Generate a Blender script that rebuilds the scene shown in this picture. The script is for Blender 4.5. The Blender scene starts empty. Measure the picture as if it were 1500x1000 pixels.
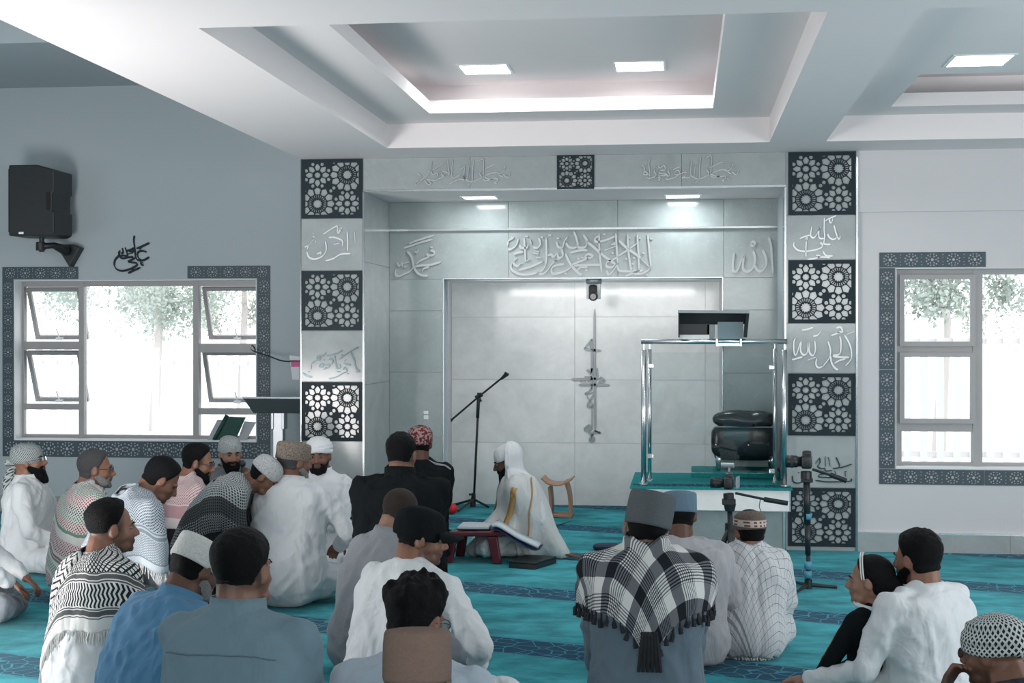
import bpy, math, random
import numpy as np
from mathutils import Vector, Matrix
from mathutils.bvhtree import BVHTree
random.seed(5)
sc = bpy.context.scene
COL = sc.collection
# ------------------------------------------------------------------ camera
FPX, YAW, PIT, CH = 2086.0, 0.11913, 0.003561, 1.6
cam = bpy.data.cameras.new('camera'); cam.sensor_width = 36; cam.lens = FPX/1500*36; cam.clip_end = 300
co = bpy.data.objects.new('camera', cam); COL.objects.link(co)
co.location = (0, 0, CH); co.rotation_euler = (math.pi/2-PIT, 0, YAW)
sc.camera = co
sc.view_settings.view_transform = 'Standard'; sc.view_settings.look = 'None'
sc.view_settings.gamma = 1; sc.view_settings.use_curve_mapping = False
sc.view_settings.exposure = 0.0
# ------------------------------------------------------------------ sky and lamps
w = bpy.data.worlds.new('sky'); sc.world = w; w.use_nodes = True
bg = w.node_tree.nodes['Background']; bg.inputs[0].default_value = (0.97, 0.985, 1.0, 1); bg.inputs[1].default_value = 2.6
def area(name, loc, target, sx, sy, power, col=(1, 1, 1)):
    l = bpy.data.lights.new(name, 'AREA'); l.shape = 'RECTANGLE'; l.size = sx; l.size_y = sy; l.energy = power; l.color = col
    o = bpy.data.objects.new(name, l); COL.objects.link(o); o.location = loc
    o.rotation_euler = (Vector(target)-Vector(loc)).to_track_quat('-Z', 'Y').to_euler()
    return o
area('daylight_rear_windows', (-0.3, -3.3, 2.35), (0.2, 8, 1.4), 8.0, 1.0, 235, (1.0, 0.985, 0.97))
area('daylight_right_windows', (5.3, 6.0, 1.7), (-2, 8.0, 1.6), 6.0, 1.8, 130, (0.95, 0.98, 1.0))
area('daylight_left_windows', (-8.6, 5.5, 1.8), (0, 7.5, 1.6), 4.0, 1.6, 60, (0.92, 0.97, 1.0))
area('sunlit_floor_bounce', (-4.4, 5.6, 0.35), (-3.4, 8.0, 3.0), 1.6, 2.4, 250, (1.0, 0.95, 0.93))
area('added_ceiling_fill_right', (4.6, 5.2, 0.35), (2.4, 8.2, 3.1), 1.4, 2.2, 75, (1.0, 0.96, 0.95))  # added unseen fill lamp that warms and brightens the right ceiling
# ------------------------------------------------------------------ pixel -> place helpers (photo 1500x1000)
cyw, syw = math.cos(YAW), math.sin(YAW)
def ray(px, py):
    x = (px-750)/FPX; y = -(py-500)/FPX
    y2 = y*math.cos(PIT)-math.sin(PIT); z2 = math.cos(PIT)+y*math.sin(PIT)
    return Vector((x*cyw-syw*z2, x*syw+cyw*z2, y2))
CAM = Vector((0, 0, CH))
def at_t(px, py, t): return CAM+ray(px, py)*t
def at_Y(px, py, Y): r = ray(px, py); return CAM+r*(Y/r.y)
def at_Z(px, py, z): r = ray(px, py); return CAM+r*((z-CH)/r.z)
def at_X(px, py, X): r = ray(px, py); return CAM+r*(X/r.x)
# ------------------------------------------------------------------ materials
MATS = {}
class NT:
    def __init__(s, name, rough=0.6, metal=0.0, spec=0.5):
        s.m = bpy.data.materials.new(name); s.m.use_nodes = True; s.t = s.m.node_tree
        s.b = s.t.nodes['Principled BSDF']; s.b.inputs['Roughness'].default_value = rough
        s.b.inputs['Metallic'].default_value = metal; s.b.inputs['Specular IOR Level'].default_value = spec
    def n(s, typ, **kw):
        nd = s.t.nodes.new(typ)
        for k, v in kw.items(): setattr(nd, k, v)
        return nd
    def l(s, a, b): s.t.links.new(a, b)
    def math(s, op, a, b=None, c=None):
        nd = s.n('ShaderNodeMath', operation=op)
        for i, v in enumerate((a, b, c)):
            if v is None: continue
            if isinstance(v, (int, float)): nd.inputs[i].default_value = v
            else: s.l(v, nd.inputs[i])
        return nd.outputs[0]
    def mix(s, f, a, b):
        nd = s.n('ShaderNodeMix', data_type='RGBA')
        if isinstance(f, (int, float)): nd.inputs[0].default_value = f
        else: s.l(f, nd.inputs[0])
        for i, v in ((6, a), (7, b)):
            if isinstance(v, tuple): nd.inputs[i].default_value = (*v[:3], 1)
            else: s.l(v, nd.inputs[i])
        return nd.outputs[2]
    def coords(s, kind='Object'): return s.n('ShaderNodeTexCoord').outputs[kind]
    def xyz(s, v):
        nd = s.n('ShaderNodeSeparateXYZ'); s.l(v, nd.inputs[0]); return nd.outputs
    def noise(s, v, scale, detail=3, rough=0.5, dist=0):
        nd = s.n('ShaderNodeTexNoise'); s.l(v, nd.inputs['Vector']); nd.inputs['Scale'].default_value = scale
        nd.inputs['Detail'].default_value = detail; nd.inputs['Roughness'].default_value = rough; nd.inputs['Distortion'].default_value = dist
        return nd.outputs['Fac']
    def bump(s, h, strength=0.3, dist=0.01):
        nd = s.n('ShaderNodeBump'); nd.inputs['Strength'].default_value = strength; nd.inputs['Distance'].default_value = dist
        s.l(h, nd.inputs['Height']); s.l(nd.outputs[0], s.b.inputs['Normal'])
    def color(s, c):
        if isinstance(c, tuple): s.b.inputs['Base Color'].default_value = (*c[:3], 1)
        else: s.l(c, s.b.inputs['Base Color'])
def srgb(r, g, b):
    f = lambda c: (c/255/12.92) if c/255 <= 0.04045 else ((c/255+0.055)/1.055)**2.4
    return (f(r), f(g), f(b))
def plain(name, c, rough=0.6, metal=0.0, spec=0.5, var=0.06, scale=14, bump=0.0):
    if name in MATS: return MATS[name]
    t = NT(name, rough, metal, spec); v = t.coords()
    f = t.noise(v, scale, 4)
    t.color(t.mix(f, tuple(x*(1-var) for x in c), tuple(min(1, x*(1+var)) for x in c)))
    if bump: t.bump(t.noise(v, scale*6, 3), bump, 0.004)
    MATS[name] = t.m; return t.m
def emit(name, c, s):
    t = NT(name); t.color((0.8, 0.8, 0.8)); t.b.inputs['Emission Color'].default_value = (*c, 1); t.b.inputs['Emission Strength'].default_value = s
    return t.m
def marble(name, c, rough=0.12, coat=0.0):
    t = NT(name, rough, 0, 0.5); v = t.coords(); oi = t.n('ShaderNodeObjectInfo').outputs['Random']
    mp = t.n('ShaderNodeVectorMath', operation='ADD'); t.l(v, mp.inputs[0])
    cb = t.n('ShaderNodeCombineXYZ'); t.l(t.math('MULTIPLY', oi, 17.0), cb.inputs[0]); t.l(t.math('MULTIPLY', oi, 31.0), cb.inputs[2]); t.l(cb.outputs[0], mp.inputs[1])
    v = mp.outputs[0]
    a = t.noise(v, 2.2, 7, 0.62, 0.9); b = t.noise(v, 9, 6, 0.7, 0.4)
    f = t.math('ADD', t.math('MULTIPLY', a, 0.65), t.math('MULTIPLY', b, 0.35))
    r = t.n('ShaderNodeValToRGB'); t.l(f, r.inputs[0])
    r.color_ramp.elements[0].position = 0.3; r.color_ramp.elements[0].color = (*[x*0.84 for x in c], 1)
    r.color_ramp.elements[1].position = 0.72; r.color_ramp.elements[1].color = (*[min(1, x*1.12) for x in c], 1)
    vein = t.math('LESS_THAN', t.math('ABSOLUTE', t.math('SUBTRACT', t.noise(v, 1.4, 5, 0.55, 1.4), 0.5)), 0.006)
    t.color(t.mix(t.math('MULTIPLY', vein, 0.05), r.outputs[0], (0.75, 0.75, 0.74)))
    t.l(t.math('MULTIPLY_ADD', b, 0.06, rough-0.03), t.b.inputs['Roughness'])
    return t.m
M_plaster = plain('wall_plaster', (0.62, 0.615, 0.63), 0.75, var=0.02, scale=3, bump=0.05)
M_plasterL = plain('wall_plaster_shaded', (0.41, 0.475, 0.505), 0.7, var=0.02, scale=3, bump=0.05)  # darker, tealer copy of the wall plaster; shade of the backlit wall in its colour
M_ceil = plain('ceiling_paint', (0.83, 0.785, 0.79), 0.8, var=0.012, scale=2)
M_white = plain('white_paint', (0.8, 0.82, 0.84), 0.5, var=0.02)
M_marble = marble('marble_light', (0.90, 0.92, 0.90), 0.12)
M_marbleD = marble('marble_grey', (0.32, 0.375, 0.38), 0.14)
M_marbleP = marble('marble_pier', (0.37, 0.405, 0.41), 0.12)
M_navy = plain('navy_panel_paint', (0.009, 0.022, 0.030), 0.5, spec=0.25, var=0.08)
M_chrome = plain('polished_steel', (0.74, 0.77, 0.79), 0.26, 1.0, var=0.02)
M_mirror = plain('mirror_acrylic', (0.66, 0.69, 0.71), 0.32, 0.45, var=0.03)
M_trim = plain('trim_steel', (0.42, 0.46, 0.48), 0.22, 1.0, var=0.05)
M_letter = plain('brushed_letter', (0.47, 0.50, 0.515), 0.35, 0.45, var=0.03)
M_black = plain('black_plastic', (0.012, 0.016, 0.018), 0.45, var=0.1)
M_alu = plain('window_aluminium', (0.34, 0.335, 0.34), 0.5, 0.3, var=0.04)  # frame metal lightened; the haze at the windows is put into its colour
M_grey = plain('grey_metal', (0.33, 0.37, 0.40), 0.4, 0.5)
M_glass = NT('clear_glass', 0.02); M_glass.b.inputs['Transmission Weight'].default_value = 1.0; M_glass.b.inputs['IOR'].default_value = 1.02
M_glass.color((0.97, 1.0, 0.99)); M_glass = M_glass.m
def glass_thin(name, tint, fac):
    t = NT(name); nd = t.t.nodes; out = nd['Material Output']
    tr = nd.new('ShaderNodeBsdfTransparent'); tr.inputs[0].default_value = (*tint, 1)
    gl = nd.new('ShaderNodeBsdfGlossy'); gl.inputs['Roughness'].default_value = 0.02
    mx = nd.new('ShaderNodeMixShader'); fr = nd.new('ShaderNodeFresnel'); fr.inputs[0].default_value = 1.35
    t.l(t.math('MULTIPLY_ADD', fr.outputs[0], 1.0, fac), mx.inputs[0]); t.l(tr.outputs[0], mx.inputs[1]); t.l(gl.outputs[0], mx.inputs[2]); t.l(mx.outputs[0], out.inputs[0])
    return t.m
M_pane = glass_thin('window_glass', (0.97, 0.98, 0.98), 0.0)
M_screen = glass_thin('screen_glass', (0.955, 0.98, 0.98), 0.03)
# ------------------------------------------------------------------ mesh helpers
def box(x0, x1, y0, y1, z0, z1):
    V = np.array([(x, y, z) for z in (z0, z1) for y in (y0, y1) for x in (x0, x1)], float)
    F = [(0, 2, 3, 1), (4, 5, 7, 6), (0, 1, 5, 4), (2, 6, 7, 3), (0, 4, 6, 2), (1, 3, 7, 5)]
    return V, F
def hexa(a, b):   # two quads (4 pts each, same winding)
    V = np.array([tuple(p) for p in list(a)+list(b)], float)
    F = [(3, 2, 1, 0), (4, 5, 6, 7)]+[(i, (i+1) % 4, 4+(i+1) % 4, 4+i) for i in range(4)]
    return V, F
def join(ps):
    V = []; F = []; o = 0
    for v, f in ps:
        V.append(np.asarray(v, float)); F += [tuple(i+o for i in q) for q in f]; o += len(v)
    return np.vstack(V), F
def rings(R, closed=True, cap=True):  # list of (n,3) arrays
    n = len(R[0]); V = np.vstack(R); F = []
    for i in range(len(R)-1):
        for j in range(n if closed else n-1):
            F.append((i*n+j, i*n+(j+1) % n, (i+1)*n+(j+1) % n, (i+1)*n+j))
    if cap: F.append(tuple(range(n))[::-1]); F.append(tuple((len(R)-1)*n+j for j in range(n)))
    return V, F
def frame_of(d):
    d = np.array(d, float); d /= np.linalg.norm(d)+1e-12
    u = np.cross(d, (0, 0, 1)) if abs(d[2]) < 0.95 else np.cross(d, (1, 0, 0))
    u /= np.linalg.norm(u); return u, np.cross(d, u)
def tube(P, r, n=10, cap=True):
    P = [np.array(p, float) for p in P]
    if not hasattr(r, '__len__'): r = [r]*len(P)
    R = []; u = None
    for i, p in enumerate(P):
        d = P[min(i+1, len(P)-1)]-P[max(i-1, 0)]
        if u is None: u, v = frame_of(d)
        else:
            d = d/(np.linalg.norm(d)+1e-12); u = u-d*(u@d); u /= np.linalg.norm(u)+1e-12; v = np.cross(d, u)
        a = np.arange(n)*2*np.pi/n
        R.append(p+r[i]*(np.cos(a)[:, None]*u+np.sin(a)[:, None]*v))
    return rings(R)
def lathe(prof, c=(0, 0, 0), n=24, sx=1, sy=1):
    a = np.arange(n)*2*np.pi/n
    return rings([np.stack([c[0]+r*np.cos(a)*sx, c[1]+r*np.sin(a)*sy, np.full(n, c[2]+z)], 1) for r, z in prof])
def capsule(p0, p1, r0, r1, n=12, sq=None):
    p0 = np.array(p0, float); p1 = np.array(p1, float); d = p1-p0; L = np.linalg.norm(d)+1e-9; d = d/L
    P = []; r = []
    for a in (-90, -60, -30, 0): P.append(p0+d*r0*math.sin(math.radians(a))); r.append(max(r0*math.cos(math.radians(a)), 1e-4))
    for a in (0, 30, 60, 90): P.append(p1+d*r1*math.sin(math.radians(a))); r.append(max(r1*math.cos(math.radians(a)), 1e-4))
    return tube(P, r, n)
def ellip(c, r, Rm=None, n=16, m=10):
    a = np.arange(n)*2*np.pi/n; R = []
    for i in range(m+1):
        ph = -np.pi/2+np.pi*i/m; cr = max(math.cos(ph), 1e-3)
        R.append(np.stack([cr*np.cos(a)*r[0], cr*np.sin(a)*r[1], np.full(n, math.sin(ph)*r[2])], 1))
    V, F = rings(R)
    if Rm is not None: V = V@np.array(Rm).T
    return V+np.array(c), F
def obj(name, prim, mat, parent=None, smooth=False, bevel=0, loc=None):
    V, F = prim
    me = bpy.data.meshes.new(name); me.from_pydata([tuple(v) for v in V], [], F); me.update()
    if mat: me.materials.append(mat)
    if smooth: me.polygons.foreach_set('use_smooth', [True]*len(me.polygons))
    o = bpy.data.objects.new(name, me); COL.objects.link(o)
    if parent: o.parent = parent
    if loc is not None: o.location = loc
    if bevel:
        b = o.modifiers.new('bevel', 'BEVEL'); b.width = bevel; b.segments = 2; b.limit_method = 'ANGLE'
    return o
def thing(name, label, cat, loc=(0, 0, 0), rz=0, group=None):
    o = bpy.data.objects.new(name, None); COL.objects.link(o); o.location = loc; o.rotation_euler = (0, 0, rz); o.empty_display_size = 0.1
    tag(o, label, cat, group); return o
def tag(o, label, cat, group=None):
    o['label'] = label; o['category'] = cat
    if group: o['group'] = group
    return o
def struct(o): o['kind'] = 'structure'; return o
def dup(root, loc=None, label=None, M=None):
    r = root.copy(); COL.objects.link(r)
    if loc is not None: r.location = loc
    if label: r['label'] = label
    for ch in list(root.children):
        c = ch.copy(); COL.objects.link(c); c.parent = r
        for g in list(ch.children):
            d = g.copy(); COL.objects.link(d); d.parent = c
    return r
# ------------------------------------------------------------------ room shell
Y0, Y1, YL, YB, ZC = 10.83, 11.77, 12.4, 13.46, 2.98
X = lambda px, py, Y: at_Y(px, py, Y).x
Z = lambda px, py, Y: at_Y(px, py, Y).z
xL, xN0, xN1, xR = X(441, 400, Y0), X(532, 400, Y0), X(1151, 400, Y0), X(1255, 400, Y0)
zN = Z(535, 280.5, Y0); xN1b = X(1145, 400, Y1)
XW0, XW1, YBK = -8.9, 5.6, -3.6
# carpet
t = NT('carpet', 0.95, 0, 0.15); v = t.coords(); x, y, z = t.xyz(v)
a = math.radians(19); s = t.math('ADD', t.math('MULTIPLY', x, math.sin(a)), t.math('MULTIPLY', y, math.cos(a)))
q = t.math('ADD', t.math('MULTIPLY', x, math.cos(a)), t.math('MULTIPLY', y, -math.sin(a)))
ph = t.math('FRACT', t.math('DIVIDE', t.math('SUBTRACT', s, 8.07-0.72), 1.44))
d = t.math('ABSOLUTE', t.math('SUBTRACT', ph, 0.5))
band = t.math('LESS_THAN', d, 0.125)
edge = t.math('LESS_THAN', t.math('ABSOLUTE', t.math('SUBTRACT', d, 0.118)), 0.006)
cb = t.n('ShaderNodeCombineXYZ'); t.l(q, cb.inputs[0]); t.l(s, cb.inputs[1])
vo = t.n('ShaderNodeTexVoronoi', feature='DISTANCE_TO_EDGE'); t.l(cb.outputs[0], vo.inputs['Vector']); vo.inputs['Scale'].default_value = 11
lat = t.math('LESS_THAN', vo.outputs['Distance'], 0.035)
pile = t.noise(v, 2.6, 6, 0.65, 0.6); fine = t.noise(v, 60, 3, 0.6)
mpn = t.n('ShaderNodeMapping'); t.l(v, mpn.inputs[0]); mpn.inputs['Scale'].default_value = (1.2, 3.0, 1); brush = t.noise(mpn.outputs[0], 2.2, 5, 0.6, 0.5)
pf = t.math('ADD', t.math('MULTIPLY', pile, 0.5), t.math('MULTIPLY', brush, 0.5))
r = t.n('ShaderNodeValToRGB'); t.l(pf, r.inputs[0]); r.color_ramp.elements[0].position = 0.36; r.color_ramp.elements[0].color = (0.001, 0.125, 0.145, 1)
r.color_ramp.elements[1].position = 0.62; r.color_ramp.elements[1].color = (0.05, 0.42, 0.49, 1)
bandc = t.mix(t.math('MULTIPLY', t.math('MAXIMUM', lat, edge), 0.75), (0.002, 0.035, 0.085), (0.05, 0.30, 0.40))
cc = t.mix(band, r.outputs[0], bandc)
t.color(t.mix(t.math('MULTIPLY', fine, 0.15), cc, (0.003, 0.09, 0.12)))
t.b.inputs['Sheen Weight'].default_value = 0.16; t.b.inputs['Sheen Roughness'].default_value = 0.4; t.b.inputs['Sheen Tint'].default_value = (0.5, 0.9, 1, 1)
t.bump(t.math('ADD', fine, t.math('MULTIPLY', pile, 2)), 0.35, 0.006)
M_carpet = t.m
struct(obj('floor', box(XW0, XW1, YBK, 13.6, -0.08, 0), M_carpet))
# hidden side and rear walls, behind the photographer
struct(obj('wall_west', box(XW0-0.2, XW0, YBK, YL, 0, 4.6), M_plaster))
struct(obj('wall_east', box(XW1, XW1+0.2, YBK, Y0+0.3, 0, 3.6), M_plaster))
struct(obj('wall_rear', box(XW0, XW1, YBK-0.2, YBK, 0, 4.6), M_plaster))
# --- left wall with window opening
def wall_with_hole(name, x0, x1, y0, y1, z0, z1, hx0, hx1, hz0, hz1, mat):
    return struct(obj(name, join([box(x0, hx0, y0, y1, z0, z1), box(hx1, x1, y0, y1, z0, z1), box(hx0, hx1, y0, y1, z0, hz0), box(hx0, hx1, y0, y1, hz1, z1)]), mat))
lw = dict(x0=X(21, 500, YL), x1=X(375.5, 500, YL), z0=Z(200, 644.5, YL), z1=Z(200, 410, YL))
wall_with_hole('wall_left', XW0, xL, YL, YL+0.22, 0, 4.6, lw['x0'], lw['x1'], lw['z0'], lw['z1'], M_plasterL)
rw = dict(x0=X(1312, 500, Y0+.02), x1=XW1-0.25, z0=Z(1400, 685, Y0+.02), z1=Z(1400, 392.5, Y0+.02))
wall_with_hole('wall_right', xR, XW1, Y0+0.02, Y0+0.24, 0, 3.3, rw['x0'], rw['x1'], rw['z0'], rw['z1'], M_plaster)
struct(obj('trim_1', box(xR+0.002, XW1, Y0, Y0+0.02, Z(1400, 309, Y0), ZC), M_plaster))
# --- piers, lintel and niche shell in plaster core, clad in marble tiles
core = struct(obj('wall_front', join([box(xL, xN0, Y0+0.012, YL+0.2, 0, ZC+0.4), box(xN1, xR, Y0+0.012, Y1+0.4, 0, ZC+0.4), box(xN0, xN1, Y0+0.012, Y1+0.3, zN+0.012, ZC+0.4)]), M_plasterL))
def tiles(parent, P, ucuts, vcuts, mat, gap=0.0016, th=0.012, name='marble_tile', holes=()):
    # P(u,v)->point on plane facing camera; n = outward normal
    P00, P10, P01 = P(0, 0), P(1, 0), P(0, 1)
    n = (P10-P00).cross(P01-P00).normalized()
    if n.dot(CAM-P00) < 0: n = -n
    L = (P10-P00).length; H = (P01-P00).length; gu, gv = gap/L, gap/H
    for i in range(len(ucuts)-1):
        for j in range(len(vcuts)-1):
            u0, u1, v0, v1 = ucuts[i]+gu, ucuts[i+1]-gu, vcuts[j]+gv, vcuts[j+1]-gv
            if (i, j) in holes: continue
            q = [P(u0, v0), P(u1, v0), P(u1, v1), P(u0, v1)]
            obj(name, hexa([p-n*th for p in q], q), mat, parent, bevel=0)
def bil(a, b, c, d): return lambda u, v: (a*(1-u)+b*u)*(1-v)+(d*(1-u)+c*u)*v
def rect(x0, x1, z0, z1, Y): return bil(Vector((x0, Y, z0)), Vector((x1, Y, z0)), Vector((x1, Y, z1)), Vector((x0, Y, z1)))
def cuts(vals, lo, hi): return [(v-lo)/(hi-lo) for v in vals]
# pier tiles: boundaries at the panel edges
PT = {'L': [232, 320, 396, 484, 558.5, 646, 707], 'R': [223, 315, 380, 473.5, 546, 638, 713.5]}
def pier(side, x0, x1, pxm):
    zs = [ZC]+[Z(pxm, q, Y0) for q in PT[side][1:]]+[0.0]
    if side == 'L': zs[-1] = zs[-2]-0.44; zs.append(0)
    zz = zs[::-1]
    tiles(core, rect(x0, x1, 0, ZC, Y0), [0, 1], cuts(zz, 0, ZC), M_marbleP)
    return zs
zsL = pier('L', xL, xN0, 486); zsR = pier('R', xN1, xR, 1204)
tiles(core, rect(xN0, xN1, zN, ZC, Y0), [0, .26, .5, .76, 1], [0, 1], M_marbleP)
# niche: reveal side walls, soffit
niche = struct(obj('wall_niche', join([box(xN0-0.3, xN0-0.001, Y0+0.2, Y1+0.3, 0, ZC), box(xN1b+0.01, xN1b+0.02, Y0+0.2, Y1+0.3, 0, ZC)]), M_plaster))
tiles(niche, bil(Vector((xN0+.012, Y0, 0)), Vector((xN0+.012, Y1, 0)), Vector((xN0+.012, Y1, zN)), Vector((xN0+.012, Y0, zN))), [0, 1], [0, .45, .8, 1], M_marbleP)
tiles(niche, bil(Vector((xN1-.012, Y0, 0)), Vector((xN1b-.012, Y1, 0)), Vector((xN1b-.012, Y1, zN)), Vector((xN1-.012, Y0, zN))), [0, 1], [0, .45, .8, 1], M_marbleD)
struct(obj('trim_2', box(xN0, xN1b+.02, Y0+0.002, Y1+.02, zN, zN+0.012), M_ceil))
# chrome corner strips
zT = Z(800, 335, Y1-.01)
for i, (a0, a1, b0, b1, c0, c1) in enumerate([(xN0-.004, xN0+.010, Y0-.006, Y0+.006, 0, zN), (xN1-.010, xN1+.004, Y0-.006, Y0+.006, 0, zN), (xN0, xN1, Y0-.006, Y0+.006, zN-.004, zN+.012),
        (xR-.006, xR+.008, Y0-.012, Y0+.02, 0, ZC), (xL-.004, xL+.004, Y0-.006, Y0+.006, 0, ZC), (xN0+.01, xN1b-.015, Y1-.03, Y1-.001, zT-.010, zT+.006)]):
    struct(obj('trim_%d' % (i+3), box(a0, a1, b0, b1, c0, c1), M_trim))
# niche front wall (Y1) around the inner recess
ox0, ox1, oz = X(650, 500, Y1), X(1058, 500, Y1), Z(800, 408, Y1)
wb = struct(obj('wall_niche_back', join([box(xN0, ox0, Y1+.012, Y1+.2, 0, 3.0), box(ox1, xN1b+.05, Y1+.012, Y1+.2, 0, 3.0), box(ox0, ox1, Y1+.012, Y1+.2, oz, 3.0)]), M_plasterL))
zc = [0, Z(600, 640, Y1), Z(600, 545, Y1), Z(600, 455, Y1), oz]
tiles(wb, rect(xN0+.012, ox0, 0, oz, Y1), [0, 1], cuts(zc, 0, oz), M_marbleD)
tiles(wb, rect(ox1, xN1b-.012, 0, oz, Y1), [0, 1], cuts(zc, 0, oz), M_marbleD)
xm = X(1060, 300, Y1)
tiles(wb, rect(xN0+.012, xN1b-.012, oz, zT, Y1), cuts([xN0+.012, X(745, 370, Y1), X(905, 370, Y1), xm, xN1b-.012], xN0+.012, xN1b-.012), [0, 1], M_marbleD)
tiles(wb, rect(xN0+.012, xN1b-.012, zT, zN, Y1-.02), cuts([xN0+.012, X(745, 370, Y1), X(905, 370, Y1), xm, xN1b-.012], xN0+.012, xN1b-.012), [0, 1], M_marbleD)
# recess: splayed jambs, top and tiled back
bx0, bx1 = X(661.5, 600, YB), ox1+0.35; bz = Z(800, 414, YB)
rc = struct(obj('wall_recess', join([hexa([(ox0-.05, Y1+.02, 0), (bx0-.05, YB, 0), (bx0-.05, YB, oz+.1), (ox0-.05, Y1+.02, oz+.1)], [(ox0, Y1+.02, 0), (bx0, YB, 0), (bx0, YB, bz+.1), (ox0, Y1+.02, oz+.1)]),
    box(ox1+.02, bx1+.1, Y1+.2, YB, 0, 3), box(bx0-.1, bx1+.1, YB+.013, YB+.1, 0, 3)]), M_plaster))
tiles(rc, bil(Vector((ox0, Y1, 0)), Vector((bx0, YB, 0)), Vector((bx0, YB, bz)), Vector((ox0, Y1, oz))), [0, 1], [0, .35, .7, 1], M_marble)
struct(obj('trim_12', hexa([(ox0, Y1, oz), (ox1, Y1, oz), (bx1, YB, bz), (bx0, YB, bz)], [(ox0, Y1, oz+.01), (ox1, Y1, oz+.01), (bx1, YB, bz+.01), (bx0, YB, bz+.01)]), M_white))
tiles(rc, rect(bx0, bx1, 0, bz, YB), cuts([bx0, X(842, 600, YB), X(1033, 600, YB), bx1], bx0, bx1), cuts([0, Z(900, 649, YB), Z(900, 556, YB), Z(900, 464, YB), bz], 0, bz), M_marble)
struct(obj('trim_13', join([box(ox0-.006, ox0+.001, Y1-.005, Y1+.004, 0, oz+.006), box(ox0, ox1+.006, Y1-.005, Y1+.004, oz, oz+.006), box(ox1-.001, ox1+.006, Y1-.005, Y1+.004, 0, oz)]), M_trim))
# baseboards
bbz = Z(1300, 779.5, Y0)
bb = struct(obj('baseboard_right', box(xR+.004, XW1, Y0+.004, Y0+.019, 0, bbz-.012), M_plaster))
xx = xR+.006; 
for xe in (X(1480, 790, Y0), XW1-.6, XW1): 
    obj('marble_tile', box(xx, xe-.002, Y0-.006, Y0+.004, 0, bbz-.012), M_marbleP, bb); xx = xe
struct(obj('trim_14', box(xR+.004, XW1, Y0-.008, Y0+.019, bbz-.012, bbz), M_chrome))
bb = struct(obj('baseboard_left', box(XW0, xL, YL-.004, YL-.001, 0, bbz), M_plaster)); xx = XW0
while xx < xL-.01:
    xe = min(xx+.6, xL); obj('marble_tile', box(xx, xe-.003, YL-.014, YL-.004, 0, bbz), M_marbleD, bb); xx = xe
# ------------------------------------------------------------------ ceiling with coffers
xB0, xB1, xC0 = X(567, 216.5, 10.27), X(1127, 208, 10.28), X(1210, 210, 10.27)
yf, yn, zl = 10.27, 6.17, 3.158
xA = xL; TOP = 3.38
P = []
# lower soffit slabs (ring around coffers)
def slab(x0, x1, y0, y1, z0, z1): P.append(box(x0, x1, y0, y1, z0, z1))
slab(xA, XW1, yf, Y1, ZC, 4.3); slab(xA, XW1, YBK, yn, ZC, 4.3)
slab(xA, xB0, yn, yf, ZC, 4.3); slab(xB1, xC0, yn, yf, ZC, 4.3)
# coffer 1 ledge
ix0, iy1 = at_Z(629, 166, zl).x, at_Z(629, 166, zl).y
ix1 = at_Z(1044, 160.5, zl).x; iy0 = yn+(yf-iy1)
for (a0, a1, b0, b1) in ((xB0, xB1, iy1, yf), (xB0, xB1, yn, iy0), (xB0, ix0, iy0, iy1), (ix1, xB1, iy0, iy1)): slab(a0, a1, b0, b1, zl, zl+.09)
slab(xB0, xB1, yn, yf, TOP, 4.3)
# recess wall set back behind lip
for (a0, a1, b0, b1) in ((ix0-.25, ix1+.25, iy1+.18, yf+.01), (ix0-.25, ix1+.25, yn-.01, iy0-.18), (xB0-.01, ix0-.18, yn, yf), (ix1+.18, xB1+.01, yn, yf)): slab(a0, a1, b0, b1, zl+.09, TOP+.01)
# coffer 2
jx0 = at_Z(1305, 156, zl).x; jy1 = at_Z(1305, 156, zl).y; jy0 = at_Z(1400, 108, zl).y; xE = XW1
for (a0, a1, b0, b1) in ((xC0, xE, jy1, yf), (xC0, xE, yn, jy0), (xC0, jx0, jy0, jy1), (4.6, xE, jy0, jy1)): slab(a0, a1, b0, b1, zl, zl+.09)
slab(xC0, xE, yn, yf, TOP, 4.3)
for (a0, a1, b0, b1) in ((xC0, xE, jy1+.16, yf+.01), (xC0, xE, yn-.01, jy0-.16), (xC0-.01, jx0-.16, yn, yf)): slab(a0, a1, b0, b1, zl+.09, TOP+.01)
struct(obj('ceiling', join(P), M_ceil))
# raised left bay
zb = 3.87
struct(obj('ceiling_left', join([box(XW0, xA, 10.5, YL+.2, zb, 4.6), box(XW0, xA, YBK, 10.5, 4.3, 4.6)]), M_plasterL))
# ------------------------------------------------------------------ ceiling lights
M_lamp = emit('light_diffuser', (1.0, 1.0, 1.0), 9.0)
def ceiling_light(px, py, z, label, sx=.31, sy=.31, e=9):
    p = at_Z(px, py, z); t_ = thing('ceiling_light', label, 'ceiling light', (p.x, p.y, z), group='square panel lights on the ceilings')
    a, b = sx/2, sy/2; w_ = .018
    obj('frame', join([box(-a-w_, a+w_, -b-w_, -b, -.006, .004), box(-a-w_, a+w_, b, b+w_, -.006, .004), box(-a-w_, -a, -b, b, -.006, .004), box(a, a+w_, -b, b, -.006, .004)]), M_white, t_)
    obj('diffuser', box(-a, a, -b, b, -.004, .003), M_lamp, t_)
    l = area('panel_glow', (p.x, p.y, z-.012), (p.x, p.y, 0), sx*.9, sy*.9, e)
ceiling_light(711, 101, TOP, 'square panel light in the middle ceiling recess, left one of its pair')
ceiling_light(937, 96.5, TOP, 'square panel light in the middle ceiling recess, right one of its pair')
ceiling_light(1435, 88, zl, 'square panel light on the right ceiling beside the smaller recess')
ceiling_light(703, 289, zN, 'slim panel light in the underside of the niche top, left one', .26, .20, 5)
ceiling_light(1000, 287, zN, 'slim panel light in the underside of the niche top, right one', .26, .20, 5)
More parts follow.
